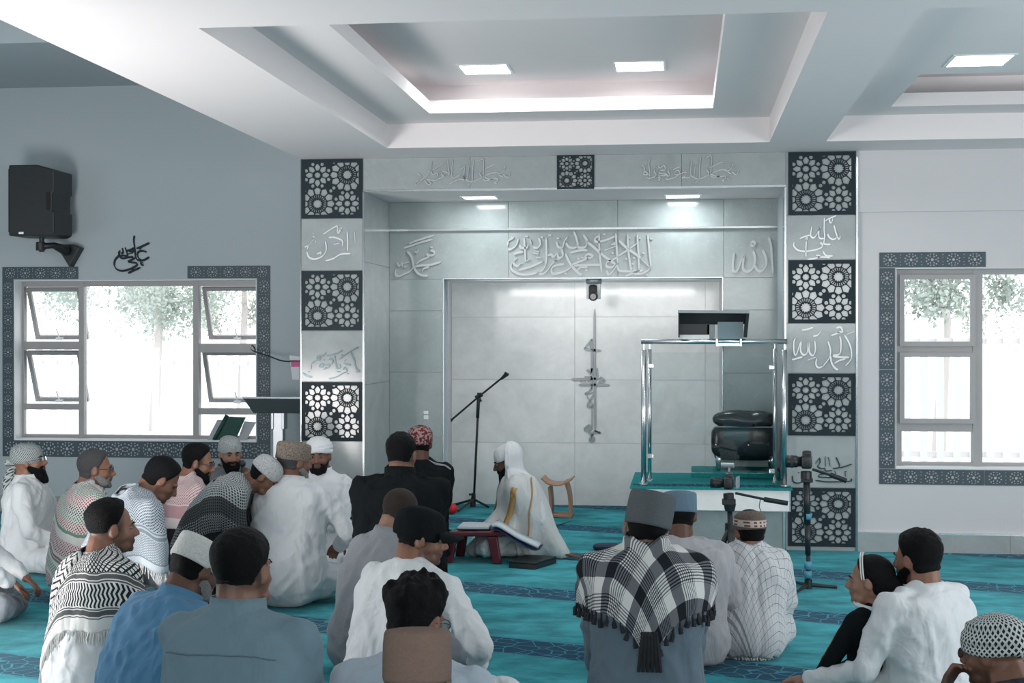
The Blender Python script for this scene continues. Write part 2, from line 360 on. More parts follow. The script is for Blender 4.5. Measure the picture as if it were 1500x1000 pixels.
area('added_recess_fill', ((ox0+ox1)/2, YB-1.25, bz+.01), ((ox0+ox1)/2, YB, 1.1), 1.9, .2, 24)  # added strip lamp without a fitting, brightens the recess back wall
# ------------------------------------------------------------------ windows
def bar(x0, x1, y0, y1, z0, z1): return box(min(x0, x1), max(x0, x1), y0, y1, min(z0, z1), max(z0, z1))
def frame_ring(x0, x1, z0, z1, w_, y0, y1):
    return join([bar(x0, x0+w_, y0, y1, z0, z1), bar(x1-w_, x1, y0, y1, z0, z1), bar(x0+w_, x1-w_, y0, y1, z0, z0+w_), bar(x0+w_, x1-w_, y0, y1, z1-w_, z1)])
def sash(parent, x0, x1, z0, z1, Y, tilt, handle=True):
    W, H = x1-x0, z1-z0; e = obj('sash', frame_ring(0, W, -H, 0, .035, -.018, .018), M_alu, parent); e.location = (x0, Y, z1); e.rotation_euler = (tilt, 0, 0)
    obj('pane', box(.035, W-.035, -.003, .003, -H+.035, -.035), M_pane, e)
    if handle: obj('handle', join([box(W/2-.045, W/2+.02, -.05, -.018, -H+.006, -H+.026), tube([(W/2-.01, -.04, -H+.02), (W/2-.02, -.05, -H+.12)], .006, 6)]), M_white, e)
    return e
YF = YL+.14
w1 = struct(bpy.data.objects.new('window_1', None)); COL.objects.link(w1)
fx0, fx1 = X(31, 500, YF), lw['x1']+.0; fz0, fz1 = Z(200, 642.5, YF), lw['z1']-.0
m1a, m1b, m2a, m2b = X(115.5, 500, YF), X(123, 500, YF), X(283, 500, YF), X(291, 500, YF)
fx1 += .05
obj('frame', join([bar(lw['x0'], X(35, 500, YF), YF, YF+.06, lw['z0'], lw['z1']), bar(fx1-.05, fx1, YF, YF+.06, lw['z0'], lw['z1']), bar(lw['x0']-.01, fx1, YF-.0015, YF+.058, Z(200, 419, YF), lw['z1']+.02), bar(lw['x0']-.01, fx1, YF-.0015, YF+.058, lw['z0']-.02, Z(200, 637, YF))]), M_alu, w1)
for a_, b_ in ((m1a, m1b), (m2a, m2b)): obj('mullion', bar(a_, b_, YF-.005, YF+.065, lw['z0'], lw['z1']), M_alu, w1)
for (a_, b_, z0_, z1_) in ((fx0, m1a, 512, 500), (fx0, m1a, 600.5, 592), (m2b, fx1, 516, 503), (m2b, fx1, 606, 597)):
    obj('transom', bar(a_, b_, YF+.001, YF+.061, Z(200, z0_, YF), Z(200, z1_, YF)), M_alu, w1)
z_ = lambda q: Z(200, q, YF)
for (a_, b_) in ((X(36, 500, YF), m1a-.005), (m2b+.02, fx1-.03)):
    sash(w1, a_, b_, z_(502), z_(420), YF+.05, math.radians(22)); sash(w1, a_, b_, z_(595), z_(514), YF+.05, math.radians(22))
    obj('pane', bar(a_, b_, YF+.03, YF+.036, z_(637), z_(600)), M_pane, w1)
obj('pane', bar(m1b, m2a, YF+.03, YF+.036, z_(637), z_(419)), M_pane, w1)
obj('reveal', join([bar(lw['x0']-.001, lw['x0']+.004, YL-.002, YF, lw['z0'], lw['z1']), bar(lw['x1']-.004, lw['x1']+.001, YL-.002, YF, lw['z0'], lw['z1']), bar(lw['x0'], lw['x1'], YL-.002, YF, lw['z1']-.004, lw['z1']+.001)]), M_white, w1)
obj('sill', bar(lw['x0'], lw['x1'], YL-.006, YF, lw['z0']-.01, lw['z0']+.008), M_white, w1)
YG = Y0+.12
w2 = struct(bpy.data.objects.new('window_2', None)); COL.objects.link(w2)
z_ = lambda q: Z(1400, q, YG); xg = lambda q: X(q, 500, YG)
obj('frame', join([bar(rw['x0'], xg(1321), YG, YG+.06, rw['z0'], rw['z1']), bar(rw['x0']-.01, rw['x1'], YG-.0015, YG+.058, z_(402), rw['z1']+.02), bar(rw['x0']-.01, rw['x1'], YG-.0015, YG+.058, rw['z0']-.02, z_(677)), bar(rw['x1']-.05, rw['x1'], YG, YG+.06, rw['z0'], rw['z1'])]), M_alu, w2)
for a_, b_ in ((1425, 1439), (1700, 1715)): obj('mullion', bar(xg(a_), xg(b_), YG-.005, YG+.065, rw['z0'], rw['z1']), M_alu, w2)
for a_, b_ in ((520, 503), (632, 617)): obj('transom', bar(xg(1321), xg(1425), YG+.001, YG+.061, z_(a_), z_(b_)), M_alu, w2)
sash(w2, xg(1317), xg(1428), z_(507), z_(402), YG-.01, 0, False); sash(w2, xg(1317), xg(1428), z_(620), z_(516), YG-.01, 0, False)
obj('pane', bar(xg(1321), xg(1425), YG+.03, YG+.036, z_(677), z_(632)), M_pane, w2)
obj('pane', bar(xg(1439), xg(1700), YG+.03, YG+.036, z_(677), z_(402)), M_pane, w2)
obj('pane', bar(xg(1715), rw['x1']-.05, YG+.03, YG+.036, z_(677), z_(402)), M_pane, w2)
obj('reveal', join([bar(rw['x0']-.001, rw['x0']+.004, Y0+.012, YG, rw['z0'], rw['z1']), bar(rw['x0'], rw['x1'], Y0+.012, YG, rw['z1']-.004, rw['z1']+.001)]), M_white, w2)
obj('sill', bar(rw['x0'], rw['x1'], Y0+.01, YG, rw['z0']-.01, rw['z0']+.008), M_white, w2)
# ------------------------------------------------------------------ star-lattice panels (holes cut through the sheet)
def clip(poly, x0, x1, y0, y1):
    def cl(P, ax, lim, sgn):
        out = []
        for i in range(len(P)):
            a, b = P[i-1], P[i]; ia, ib = (a[ax]-lim)*sgn >= 0, (b[ax]-lim)*sgn >= 0
            if ia != ib:
                k = (lim-a[ax])/(b[ax]-a[ax]); out.append((a[0]+k*(b[0]-a[0]), a[1]+k*(b[1]-a[1])))
            if ib: out.append(b)
        return out
    for ax, lim, sg in ((0, x0, 1), (0, x1, -1), (1, y0, 1), (1, y1, -1)):
        poly = cl(poly, ax, lim, sg)
        if len(poly) < 3: return []
    A = abs(sum(poly[i-1][0]*poly[i][1]-poly[i][0]*poly[i-1][1] for i in range(len(poly))))/2
    return poly if A > 2e-5 else []
def star(c, n, r0, r1, rot=0): return [(c[0]+(r0 if k % 2 == 0 else r1)*math.cos(rot+math.pi*k/n), c[1]+(r0 if k % 2 == 0 else r1)*math.sin(rot+math.pi*k/n)) for k in range(2*n)]
def petal(c, ang, pts):
    ca, sa = math.cos(ang), math.sin(ang); full = pts+[(a_, -b_) for a_, b_ in reversed(pts) if abs(b_) > 1e-6]
    return [(c[0]+a_*ca-b_*sa, c[1]+a_*sa+b_*ca) for a_, b_ in full]
def sheet(name, W, H, holes, th, mat):
    cu = bpy.data.curves.new(name, 'CURVE'); cu.dimensions = '2D'; cu.fill_mode = 'BOTH'; cu.extrude = th/2
    for poly in [[(0, 0), (W, 0), (W, H), (0, H)]]+holes:
        s_ = cu.splines.new('POLY'); s_.points.add(len(poly)-1)
        for i, (a_, b_) in enumerate(poly): s_.points[i].co = (a_, b_, 0, 1)
        s_.use_cyclic_u = True
    o = bpy.data.objects.new(name, cu); COL.objects.link(o); bpy.context.view_layer.update()
    me = bpy.data.meshes.new_from_object(o.evaluated_get(bpy.context.evaluated_depsgraph_get())); bpy.data.objects.remove(o)
    me.materials.clear(); me.materials.append(mat); me.name = name; return me
def star_holes():
    # every opening is the cell of one rosette, petal or star, kept apart by a bar of even width
    m0, m1, g = .060, .940, .487; bw = .0115; S_ = []
    def add(x_, y_, r_):
        if -.12 < x_ < 1.12 and -.12 < y_ < 1.12 and all(math.hypot(x_-a_[0], y_-a_[1]) > .034 for a_ in S_): S_.append((x_, y_, r_))
    cen = [(.263+g*i, .245+g*j, (i+j) % 2 == 0) for i in range(-2, 4) for j in range(-2, 4)]
    for x_, y_, tw in cen: S_.append((x_, y_, .085 if tw else .056))
    for x_, y_, tw in cen:
        if tw:
            for k in range(12):
                an = math.radians(30*k); S_.append((x_+.205*math.cos(an), y_+.205*math.sin(an), .045))
                for s_ in (-1, 1): an2 = an+math.radians(15+5.4*s_); S_.append((x_+.122*math.cos(an2), y_+.122*math.sin(an2), .010))
        else:
            for k in range(8): an = math.radians(45*k); S_.append((x_+.130*math.cos(an), y_+.130*math.sin(an), .034))
    for x_, y_, tw in cen:
        if not tw:
            for k in range(8): an = math.radians(45*k+22.5); add(x_+.198*math.cos(an), y_+.198*math.sin(an), .012)
    for x_, y_, tw in cen:
        if tw:
            for q_ in (45, 135, 225, 315): an = math.radians(q_); add(x_+.310*math.cos(an), y_+.310*math.sin(an), .012)
    out = []
    for i, (x_, y_, r_) in enumerate(S_):
        if not (-.1 < x_ < 1.1 and -.1 < y_ < 1.1): continue
        R = max(r_*1.9, .03); poly = [(x_+R*math.cos(t_*math.pi/8), y_+R*math.sin(t_*math.pi/8)) for t_ in range(16)]
        for j, (u_, v_, q_) in enumerate(S_):
            if j == i: continue
            dx, dy = u_-x_, v_-y_; d = math.hypot(dx, dy)
            if d > .45 or d < 1e-6: continue
            nx, ny = dx/d, dy/d; off = (d*d+r_*r_-q_*q_)/(2*d)-bw*.5*1.35; P2 = []
            for k in range(len(poly)):
                a_, b_ = poly[k-1], poly[k]; fa = (a_[0]-x_)*nx+(a_[1]-y_)*ny-off; fb = (b_[0]-x_)*nx+(b_[1]-y_)*ny-off
                if (fa <= 0) != (fb <= 0): t_ = fa/(fa-fb); P2.append((a_[0]+t_*(b_[0]-a_[0]), a_[1]+t_*(b_[1]-a_[1])))
                if fb <= 0: P2.append(b_)
            poly = P2
            if len(poly) < 3: break
        if len(poly) < 3: continue
        if r_ > .08: poly = star((x_, y_), 12, .082, .060, math.radians(15))
        elif r_ > .05: poly = star((x_, y_), 8, .054, .043, 0)
        poly = clip(poly, m0, m1, m0, m1)
        if poly: out.append(poly)
    return out
SH = star_holes()
def star_panel(x0, x1, z0, z1, Y, label, me=None):
    W, H = x1-x0, z1-z0
    if me is None: me = sheet('lattice_panel', W, H, [[(a_*W, b_*H) for a_, b_ in h] for h in SH], .008, M_navy)
    o = bpy.data.objects.new('lattice_panel', me); COL.objects.link(o); o.location = (x0, Y-.0045, z0); o.rotation_euler = (math.pi/2, 0, 0)
    tag(o, label, 'wall panel', 'navy star lattice panels on the piers'); return me
ordn = ['topmost', 'second from the top', 'third from the top', 'lowest']
pm = None
for i in range(4):
    pm = star_panel(xL+.004, xN0-.004, zsL[2*i+1]+.002, zsL[2*i]-.004, Y0, 'navy star lattice square panel on the left pier, %s' % ordn[i], None)
for i in range(4):
    star_panel(xN1+.018, xR-.010, (zsR[2*i+1] if i < 3 else .03)+.002, zsR[2*i]-.004, Y0, 'navy star lattice square panel on the right pier, %s' % ordn[i])
star_panel(X(816, 250, Y0), X(870.5, 250, Y0), Z(843, 277, Y0), Z(843, 226, Y0), Y0, 'small navy star lattice square above the middle of the niche')
# narrow rosette strips around the windows
def strip_holes(nu, W, H):
    Hs = []; u = W/nu; mg = .1*H
    for k in range(nu):
        c = (u*(k+.5), H/2); R = min(u, H)*.5
        Hs.append(star(c, 6, R*.21, R*.19))
        for q_ in range(12): Hs.append(petal(c, math.radians(30*q_), [(R*.27, 0), (R*.48, R*.105), (R*.58, R*.09)]))
        for q_ in range(12): Hs.append(petal(c, math.radians(30*q_+15), [(R*.62, 0), (R*.80, R*.14), (R*.93, 0)]))
        for sx in (0, 1):
            for sy in (.16, .36, .64, .84): Hs.append(star((u*(k+sx)+(.03*u if sx == 0 else -.03*u)*0, H*sy), 4, R*.12, R*.08))
        for sx in (-1, 1):
            for sy in (.13, .87): Hs.append(star((c[0]+sx*R*.5, H*sy), 3, R*.14, R*.09))
    out = []; cen = []
    for h in Hs:
        h = clip(h, mg, W-mg, mg, H-mg)
        if not h: continue
        cx = sum(p[0] for p in h)/len(h); cy = sum(p[1] for p in h)/len(h); r_ = max(math.hypot(p[0]-cx, p[1]-cy) for p in h)
        if any(math.hypot(cx-a_, cy-b_) < (r_+c_)*.66 for a_, b_, c_ in cen): continue
        cen.append((cx, cy, r_)); out.append(h)
    return out
M_navyS = plain('navy_strip_paint', (0.045, 0.075, 0.095), 0.5, var=0.08)
SM = {}
def strip(x0, x1, z0, z1, Y, n, vert, label, grp):
    L, Wd = (z1-z0, x1-x0) if vert else (x1-x0, z1-z0); key = (round(L, 3), round(Wd, 3), n)
    if key not in SM: SM[key] = sheet('border_strip', L, Wd, strip_holes(n, L, Wd), .006, M_navyS)
    o = bpy.data.objects.new('border_strip', SM[key]); COL.objects.link(o)
    if vert: o.matrix_world = Matrix(((0, -1, 0, x1), (0, 0, -1, Y-.0035), (1, 0, 0, z0), (0, 0, 0, 1)))
    else: o.location = (x0, Y-.0035, z0); o.rotation_euler = (math.pi/2, 0, 0)
    tag(o, label, 'wall panel', grp)
g1 = 'rosette strips framing the left window'; g2 = 'rosette strips framing the right window'
xl = lambda q: X(q, 500, YL); zl_ = lambda q: Z(200, q, YL)
strip(xl(4), xl(115), zl_(408), zl_(390), YL, 5, False, 'rosette border strip above the upper left corner of the left window', g1)
strip(xl(275), xl(396), zl_(408), zl_(390), YL, 5, False, 'rosette border strip above the upper right corner of the left window', g1)
for i in range(2):
    a_, b_ = (408, 528) if i == 0 else (528, 646)
    strip(xl(4), xl(20), zl_(b_), zl_(a_), YL, 5, True, 'rosette border strip down the left side of the left window, %s half' % ('upper', 'lower')[i], g1)
    strip(xl(377), xl(396), zl_(b_), zl_(a_), YL, 5, True, 'rosette border strip down the right side of the left window, %s half' % ('upper', 'lower')[i], g1)
for i, (a_, b_) in enumerate(((4, 112), (112, 207), (207, 302), (302, 396))):
    strip(xl(a_), xl(b_), zl_(670), zl_(646), YL, 4, False, 'rosette border strip below the left window, %s of four from the left' % ('first', 'second', 'third', 'last')[i], g1)
xr_ = lambda q: X(q, 500, Y0+.02); zr_ = lambda q: Z(1400, q, Y0+.02)
strip(xr_(1288), xr_(1443.5), zr_(391), zr_(369), Y0+.02, 5, False, 'rosette border strip above the right window', g2)
for i, (a_, b_) in enumerate(((392, 541), (542, 687))): strip(xr_(1288), xr_(1310.5), zr_(b_), zr_(a_), Y0+.02, 5, True, 'rosette border strip down the side of the right window, %s half' % ('upper', 'lower')[i], g2)
strip(xr_(1288), xr_(1442), zr_(710), zr_(688), Y0+.02, 5, False, 'rosette border strip below the right window, beside its lower left corner', g2)
strip(xr_(1443), xr_(1597), zr_(710), zr_(688), Y0+.02, 5, False, 'rosette border strip below the right window, cut by the photo edge', g2)
# ------------------------------------------------------------------ wall calligraphy: broad-pen ribbons with thickness
def crom(P, k=5):
    P = [np.array(p, float) for p in P]
    if len(P) < 3: return P
    Q = [2*P[0]-P[1]]+P+[2*P[-1]-P[-2]]; out = []
    for i in range(1, len(Q)-2):
        for j in range(k):
            t_ = j/k; a, b, c, d = Q[i-1:i+3]
            out.append(.5*((2*b)+(-a+c)*t_+(2*a-5*b+4*c-d)*t_**2+(-a+3*b-3*c+d)*t_**3))
    out.append(P[-1]); return out
def ribbon(pts, w_, nib, to3, depth, wmin=.35):
    pts = crom(pts); L, R = [], []
    n = len(pts)
    for i, p in enumerate(pts):
        d = pts[min(i+1, n-1)]-pts[max(i-1, 0)]; d = d/(np.hypot(*d)+1e-9); nrm = np.array([-d[1], d[0]])
        ww = w_*(wmin+(1-wmin)*abs(nrm@nib)); 
        if i in (0, n-1): ww *= .45
        L.append(p+nrm*ww/2); R.append(p-nrm*ww/2)
    prims = []
    fr = [to3(a) for a in L]; br = [to3(a) for a in R]
    V = []; F = []
    for a, b in zip(fr, br):
        V += [a, b, (a[0], a[1]-depth, a[2]), (b[0], b[1]-depth, b[2])]
    for i in range(n-1):
        o = i*4; p = o+4
        F += [(o+2, o+3, p+3, p+2), (o, o+2, p+2, p), (o+1, p+1, p+3, o+3)]
    F += [(0, 1, 3, 2), ((n-1)*4, (n-1)*4+2, (n-1)*4+3, (n-1)*4+1)]
    return np.array(V), F
def callig(label, ox, oy, sc_, strokes, Y, w_, mat, dots=(), depth=.008, nibang=60, wmin=.35):
    def to3(p): q = at_Y(ox+p[0]/sc_, oy+p[1]/sc_, Y); return (q.x, q.y-.002, q.z)
    nib = np.array([math.cos(math.radians(nibang)), -math.sin(math.radians(nibang))])
    ps = [ribbon(s_, w_, nib, to3, depth, wmin) for s_ in strokes]
    for (a, b) in dots: ps.append(ribbon([(a-w_*.5, b-w_*.1), (a+w_*.5, b+w_*.1)], w_*1.3, nib, to3, depth, 1))
    o = obj('calligraphy', join(ps), mat); tag(o, label, 'wall lettering'); return o
callig('silver Arabic lettering on the niche lintel, left of the small lattice square', 600, 225, 9.375, [
 [(1385, 255), (1362, 318), (1320, 318), (1292, 290), (1270, 312), (1222, 292)], [(1285, 205), (1300, 180), (1312, 215), (1240, 275), (1190, 270)],
 [(1235, 268), (1150, 265), (1050, 300), (1040, 330), (1110, 352), (1200, 345), (1210, 370), (1160, 400), (1200, 408)], [(1172, 150), (1100, 180), (1035, 215)],
 [(960, 95), (1012, 80), (1018, 200), (1015, 340), (1060, 370), (1150, 350)], [(990, 235), (962, 275), (992, 320), (950, 352), (880, 380), (820, 382), (790, 352), (800, 290), (815, 195)],
 [(882, 90), (868, 250), (862, 380), (800, 440)], [(758, 190), (752, 330), (792, 372)], [(745, 300), (760, 360), (700, 350), (640, 375), (530, 425)], [(695, 215), (750, 190), (772, 150)],
 [(600, 85), (585, 200), (592, 335), (690, 300), (665, 352)], [(528, 90), (535, 200), (548, 285), (515, 258), (460, 250), (445, 290), (500, 305), (522, 262)], [(505, 295), (420, 340), (340, 372), (250, 350)],
 [(308, 110), (298, 200), (318, 290), (375, 270), (392, 305), (370, 340)], [(472, 130), (370, 200), (260, 250)], [(268, 290), (160, 372), (90, 435), (85, 400), (130, 370)], [(112, 270), (150, 300), (150, 330)], [(205, 365), (255, 425), (300, 412), (230, 345)]],
 Y0, 16, M_letter, [(1232, 380), (906, 228), (366, 210), (268, 232), (1160, 195)])
callig('silver Arabic lettering on the niche lintel, right of the small lattice square', 930, 225, 9.375, [
 [(1425, 215), (1405, 280), (1370, 285), (1340, 255), (1315, 272), (1275, 255)], [(1330, 150), (1345, 165), (1300, 225), (1240, 245)], [(1270, 230), (1180, 225), (1080, 260), (1062, 290), (1140, 315), (1235, 310), (1240, 340), (1195, 370), (1225, 375)],
 [(1215, 112), (1130, 145), (1010, 200)], [(975, 60), (1045, 35), (1048, 180), (1045, 300), (1090, 325), (1170, 310)], [(1000, 195), (985, 225), (1015, 280), (960, 320), (890, 345), (830, 340), (812, 300), (830, 155)],
 [(905, 45), (888, 180), (878, 345), (825, 405)], [(775, 105), (768, 230), (772, 300), (812, 330)], [(772, 300), (740, 330), (690, 330), (640, 335)], [(715, 270), (680, 250), (690, 300), (640, 335)], [(705, 175), (775, 150)],
 [(685, 250), (620, 280), (555, 290), (560, 240), (600, 235), (610, 270), (560, 320), (480, 350), (425, 352)], [(520, 222), (570, 200), (625, 178)], [(450, 240), (475, 290), (440, 320), (425, 350)],
 [(320, 165), (345, 195), (400, 165), (415, 220), (350, 235), (335, 265), (420, 280), (450, 295), (380, 300), (310, 320), (290, 350)], [(320, 345), (340, 365), (345, 330), (300, 320)], [(280, 205), (265, 250), (290, 290), (260, 320), (200, 340), (155, 325)],
 [(200, 70), (192, 170), (205, 260), (200, 320)], [(195, 280), (130, 290), (115, 270), (150, 255), (185, 280)], [(90, 185), (115, 170), (130, 210), (125, 240), (160, 245)], [(160, 330), (95, 372)], [(290, 335), (225, 370)]],
 Y0, 16, M_letter, [(150, 155), (462, 240), (925, 185), (1190, 150), (1275, 345), (765, 120)])
callig('large silver Arabic inscription across the middle of the niche wall', 735, 330, 6.52, [
 [(1395, 90), (1410, 250), (1420, 400), (1350, 455), (1265, 468)], [(1330, 320), (1430, 415)], [(1120, 145), (1200, 220), (1330, 310)], [(1205, 85), (1208, 220), (1225, 360), (1240, 435)], [(1295, 90), (1305, 250), (1312, 440)],
 [(1350, 428), (1270, 450), (1180, 485)], [(1310, 440), (1240, 440), (1130, 435), (1100, 390), (1060, 440), (1020, 470), (1005, 430)], [(1290, 175), (1180, 250), (1060, 330), (1010, 350), (1000, 390), (1050, 400), (1080, 370), (1040, 340)],
 [(1088, 75), (1098, 200), (1108, 360)], [(930, 80), (935, 250), (955, 445)], [(800, 150), (870, 200), (960, 280), (1050, 345)], [(780, 90), (815, 150), (800, 205), (740, 212), (715, 180)], [(690, 60), (715, 130), (725, 190), (690, 215), (640, 205), (615, 170)],
 [(630, 110), (600, 150), (580, 210), (540, 205), (525, 160)], [(1080, 105), (1000, 140), (910, 160), (890, 130), (925, 100)], [(980, 240), (1090, 200)], [(1045, 190), (1085, 165), (1075, 195)],
 [(610, 270), (640, 340), (680, 400), (740, 460), (770, 470)], [(650, 265), (740, 240), (820, 238)], [(680, 375), (720, 355), (800, 325), (870, 300), (830, 275), (795, 300), (830, 330)], [(690, 385), (800, 380), (950, 375)], [(690, 350), (650, 410), (570, 450), (490, 460), (480, 410), (530, 380), (600, 370)],
 [(820, 400), (760, 400), (720, 430)], [(425, 120), (428, 240), (425, 350), (400, 420), (350, 455)], [(570, 220), (585, 290), (545, 310), (530, 270), (500, 300), (470, 280), (440, 290)], [(490, 345), (560, 325)],
 [(540, 320), (480, 370), (440, 430), (390, 465), (350, 450)], [(115, 275), (160, 262), (205, 252)], [(215, 120), (222, 220), (228, 350)], [(130, 305), (115, 360), (150, 390), (180, 365)], [(150, 310), (100, 360), (95, 420), (170, 465), (250, 470), (340, 455)], [(160, 430), (280, 395), (395, 345)],
 [(160, 130), (140, 190), (95, 225), (60, 230)], [(60, 190), (65, 150), (120, 115)], [(255, 185), (240, 215), (190, 215), (170, 190)], [(355, 120), (370, 180), (340, 215), (300, 210)], [(270, 130), (285, 175)], [(300, 265), (355, 275)], [(330, 310), (380, 312)], [(220, 350), (270, 325)], [(165, 370), (205, 365)]],
 Y1, 25, M_letter, [(105, 115), (240, 105), (385, 115), (460, 95), (540, 125), (345, 250), (980, 85), (1220, 120), (1320, 125), (1430, 130), (1355, 265), (1265, 312), (1190, 320), (1060, 265), (610, 460), (810, 430), (1385, 470), (1255, 370), (735, 320), (770, 310), (965, 150)], .012)
callig('silver Arabic name on the niche wall above the left panel', 570, 335, 12.5, [
 [(375, 275), (460, 235), (600, 190), (830, 120)], [(275, 355), (440, 300), (620, 240), (800, 195)], [(340, 415), (420, 520), (455, 680), (510, 790), (600, 850), (720, 860)], [(500, 660), (570, 590), (700, 530), (740, 500), (690, 460)],
 [(480, 690), (620, 670), (760, 660), (960, 605)], [(760, 400), (820, 410), (830, 470), (755, 495)], [(740, 700), (640, 730), (610, 780)], [(470, 440), (500, 420), (520, 440), (545, 370)], [(455, 690), (400, 770), (280, 830), (180, 870), (120, 830), (130, 740)], [(160, 620), (190, 690), (240, 620), (250, 690)], [(270, 640), (370, 610)]],
 Y1, 46, M_letter, [(780, 340), (300, 700)], .012)
callig('silver Arabic name on the niche wall above the glass-fronted pulpit', 1060, 335, 7.5, [
 [(495, 95), (520, 200), (530, 350), (540, 490)], [(425, 235), (460, 310), (465, 400), (420, 465), (370, 455), (340, 400)], [(325, 245), (345, 340), (320, 430), (265, 470), (220, 450), (210, 400), (225, 290)], [(225, 290), (190, 360), (150, 460), (110, 465), (100, 390), (115, 260)], [(290, 165), (320, 145), (345, 165), (320, 190), (290, 170)]],
 Y1, 34, M_letter, [], .012)
callig('tall mirrored silver Arabic ornament running down the recess back wall', 835, 440, 4.65, [
 [(168, 60), (168, 300), (170, 600), (172, 890)], [(150, 260), (150, 460), (148, 600)], [(150, 720), (150, 880)], [(100, 325), (130, 290), (150, 262)], [(95, 325), (130, 335), (210, 342)], [(135, 290), (140, 325)], [(115, 470), (140, 490), (150, 460)], [(10, 537), (90, 535), (200, 530)], [(60, 573), (150, 573), (270, 575)], [(70, 550), (110, 548)], [(100, 520), (150, 520)], [(120, 555), (150, 530)], [(185, 460), (190, 520)], [(205, 520), (235, 550), (190, 555)],
 [(100, 635), (130, 620), (150, 590)], [(105, 640), (160, 625)], [(115, 650), (160, 715)], [(160, 640), (120, 715), (165, 718)], [(95, 875), (130, 850), (135, 880), (95, 880)], [(130, 890), (165, 945), (135, 950), (165, 895), (210, 900)], [(165, 885), (205, 902)]],
 YB, 17, plain('ornament_steel', (.30, .33, .345), .35, .4), [], .014, wmin=.8)
callig('black Arabic name on the plaster above the left window', 150, 335, 14.29, [
 [(678, 140), (665, 250), (690, 450), (700, 580), (740, 650), (830, 665), (920, 635), (985, 590)], [(930, 490), (850, 465), (770, 480), (740, 540), (770, 620), (830, 665)], [(720, 415), (800, 385), (900, 340), (990, 295)], [(780, 400), (800, 470)], [(830, 385), (800, 430)],
 [(690, 610), (620, 650), (550, 690), (640, 705), (720, 720), (730, 760), (640, 820), (520, 865), (400, 880), (300, 840), (255, 750), (280, 640), (350, 560), (370, 450)], [(545, 930), (650, 880), (800, 810)], [(810, 690), (820, 750), (870, 760)], [(820, 715), (860, 715)],
 [(340, 480), (370, 560), (440, 560), (530, 555), (480, 390)], [(420, 400), (440, 490), (400, 520)], [(500, 470), (600, 440), (680, 400)], [(560, 470), (640, 480), (670, 440)], [(370, 590), (430, 620), (540, 600), (650, 590)], [(540, 530), (640, 510)]],
 YL, 46, M_navy, [(640, 850), (600, 590)], .010, 120)
callig('faint mirrored lettering on the left pier below the topmost lattice panel', 435, 310, 11.1, [
 [(430, 370), (520, 310), (600, 260), (660, 240), (665, 330), (690, 345), (700, 280), (730, 320), (720, 250)], [(130, 580), (180, 560), (170, 620)], [(190, 550), (280, 450)], [(270, 345), (280, 360)], [(260, 400), (300, 420)], [(300, 470), (315, 500)], [(165, 650), (200, 740), (300, 770), (420, 720), (480, 620), (470, 480)], [(520, 420), (620, 420), (740, 470), (740, 560)], [(600, 530), (690, 515)], [(820, 320), (830, 500), (825, 640)], [(940, 320), (950, 500)], [(470, 800), (600, 760), (720, 690), (880, 680)], [(330, 690), (400, 660), (380, 710)]],
 Y0, 30, M_mirror)
callig('dark mirrored lettering on the left pier beside the hanging white pack', 435, 475, 11.1, [
 [(235, 640), (330, 580), (380, 575), (375, 520), (335, 520), (330, 560)], [(240, 650), (235, 730)], [(100, 785), (160, 830), (250, 855)], [(520, 880), (640, 855), (760, 790), (820, 760), (780, 700), (760, 740)], [(380, 640), (370, 680), (420, 690), (440, 650), (390, 640)], [(440, 660), (520, 650), (530, 690), (430, 735)], [(550, 545), (590, 600), (570, 650)], [(615, 500), (635, 620), (660, 710), (710, 700), (700, 640)], [(750, 420), (650, 470), (480, 520)], [(880, 440), (930, 560), (960, 690), (1000, 745), (1030, 740)], [(1010, 365), (890, 430), (680, 570)], [(760, 630), (840, 650), (880, 660)], [(770, 600), (810, 570)], [(820, 800), (850, 800)], [(400, 505), (440, 500), (480, 450)]],
 Y0, 28, plain('dark_mirror', (0.05, 0.09, 0.10), .2, .5), [(200, 768), (480, 700), (670, 765), (700, 765), (830, 800), (985, 770), (1015, 770), (445, 575), (540, 570), (740, 500)])
callig('bright mirrored lettering on the right pier below the topmost lattice panel', 1150, 300, 11.76, [
 [(675, 220), (672, 400), (680, 560), (670, 670), (780, 680)], [(610, 370), (580, 470), (590, 570), (680, 580)], [(610, 380), (540, 520), (480, 570), (440, 520), (460, 370)], [(690, 280), (740, 245), (880, 185)], [(760, 240), (770, 300), (800, 300), (820, 235)], [(840, 350), (870, 470), (890, 560), (820, 595), (760, 560), (730, 500)], [(890, 545), (930, 590), (950, 540)], [(250, 585), (340, 545), (430, 520)], [(340, 600), (370, 560), (380, 600)], [(155, 640), (150, 710), (220, 780), (350, 800), (520, 775), (630, 730), (640, 680), (600, 650)], [(365, 620), (355, 800), (360, 890)], [(390, 940), (540, 915), (600, 880), (530, 870)], [(560, 900), (680, 900), (770, 910)], [(650, 800), (700, 870), (820, 880)]],
 Y0, 30, M_mirror)
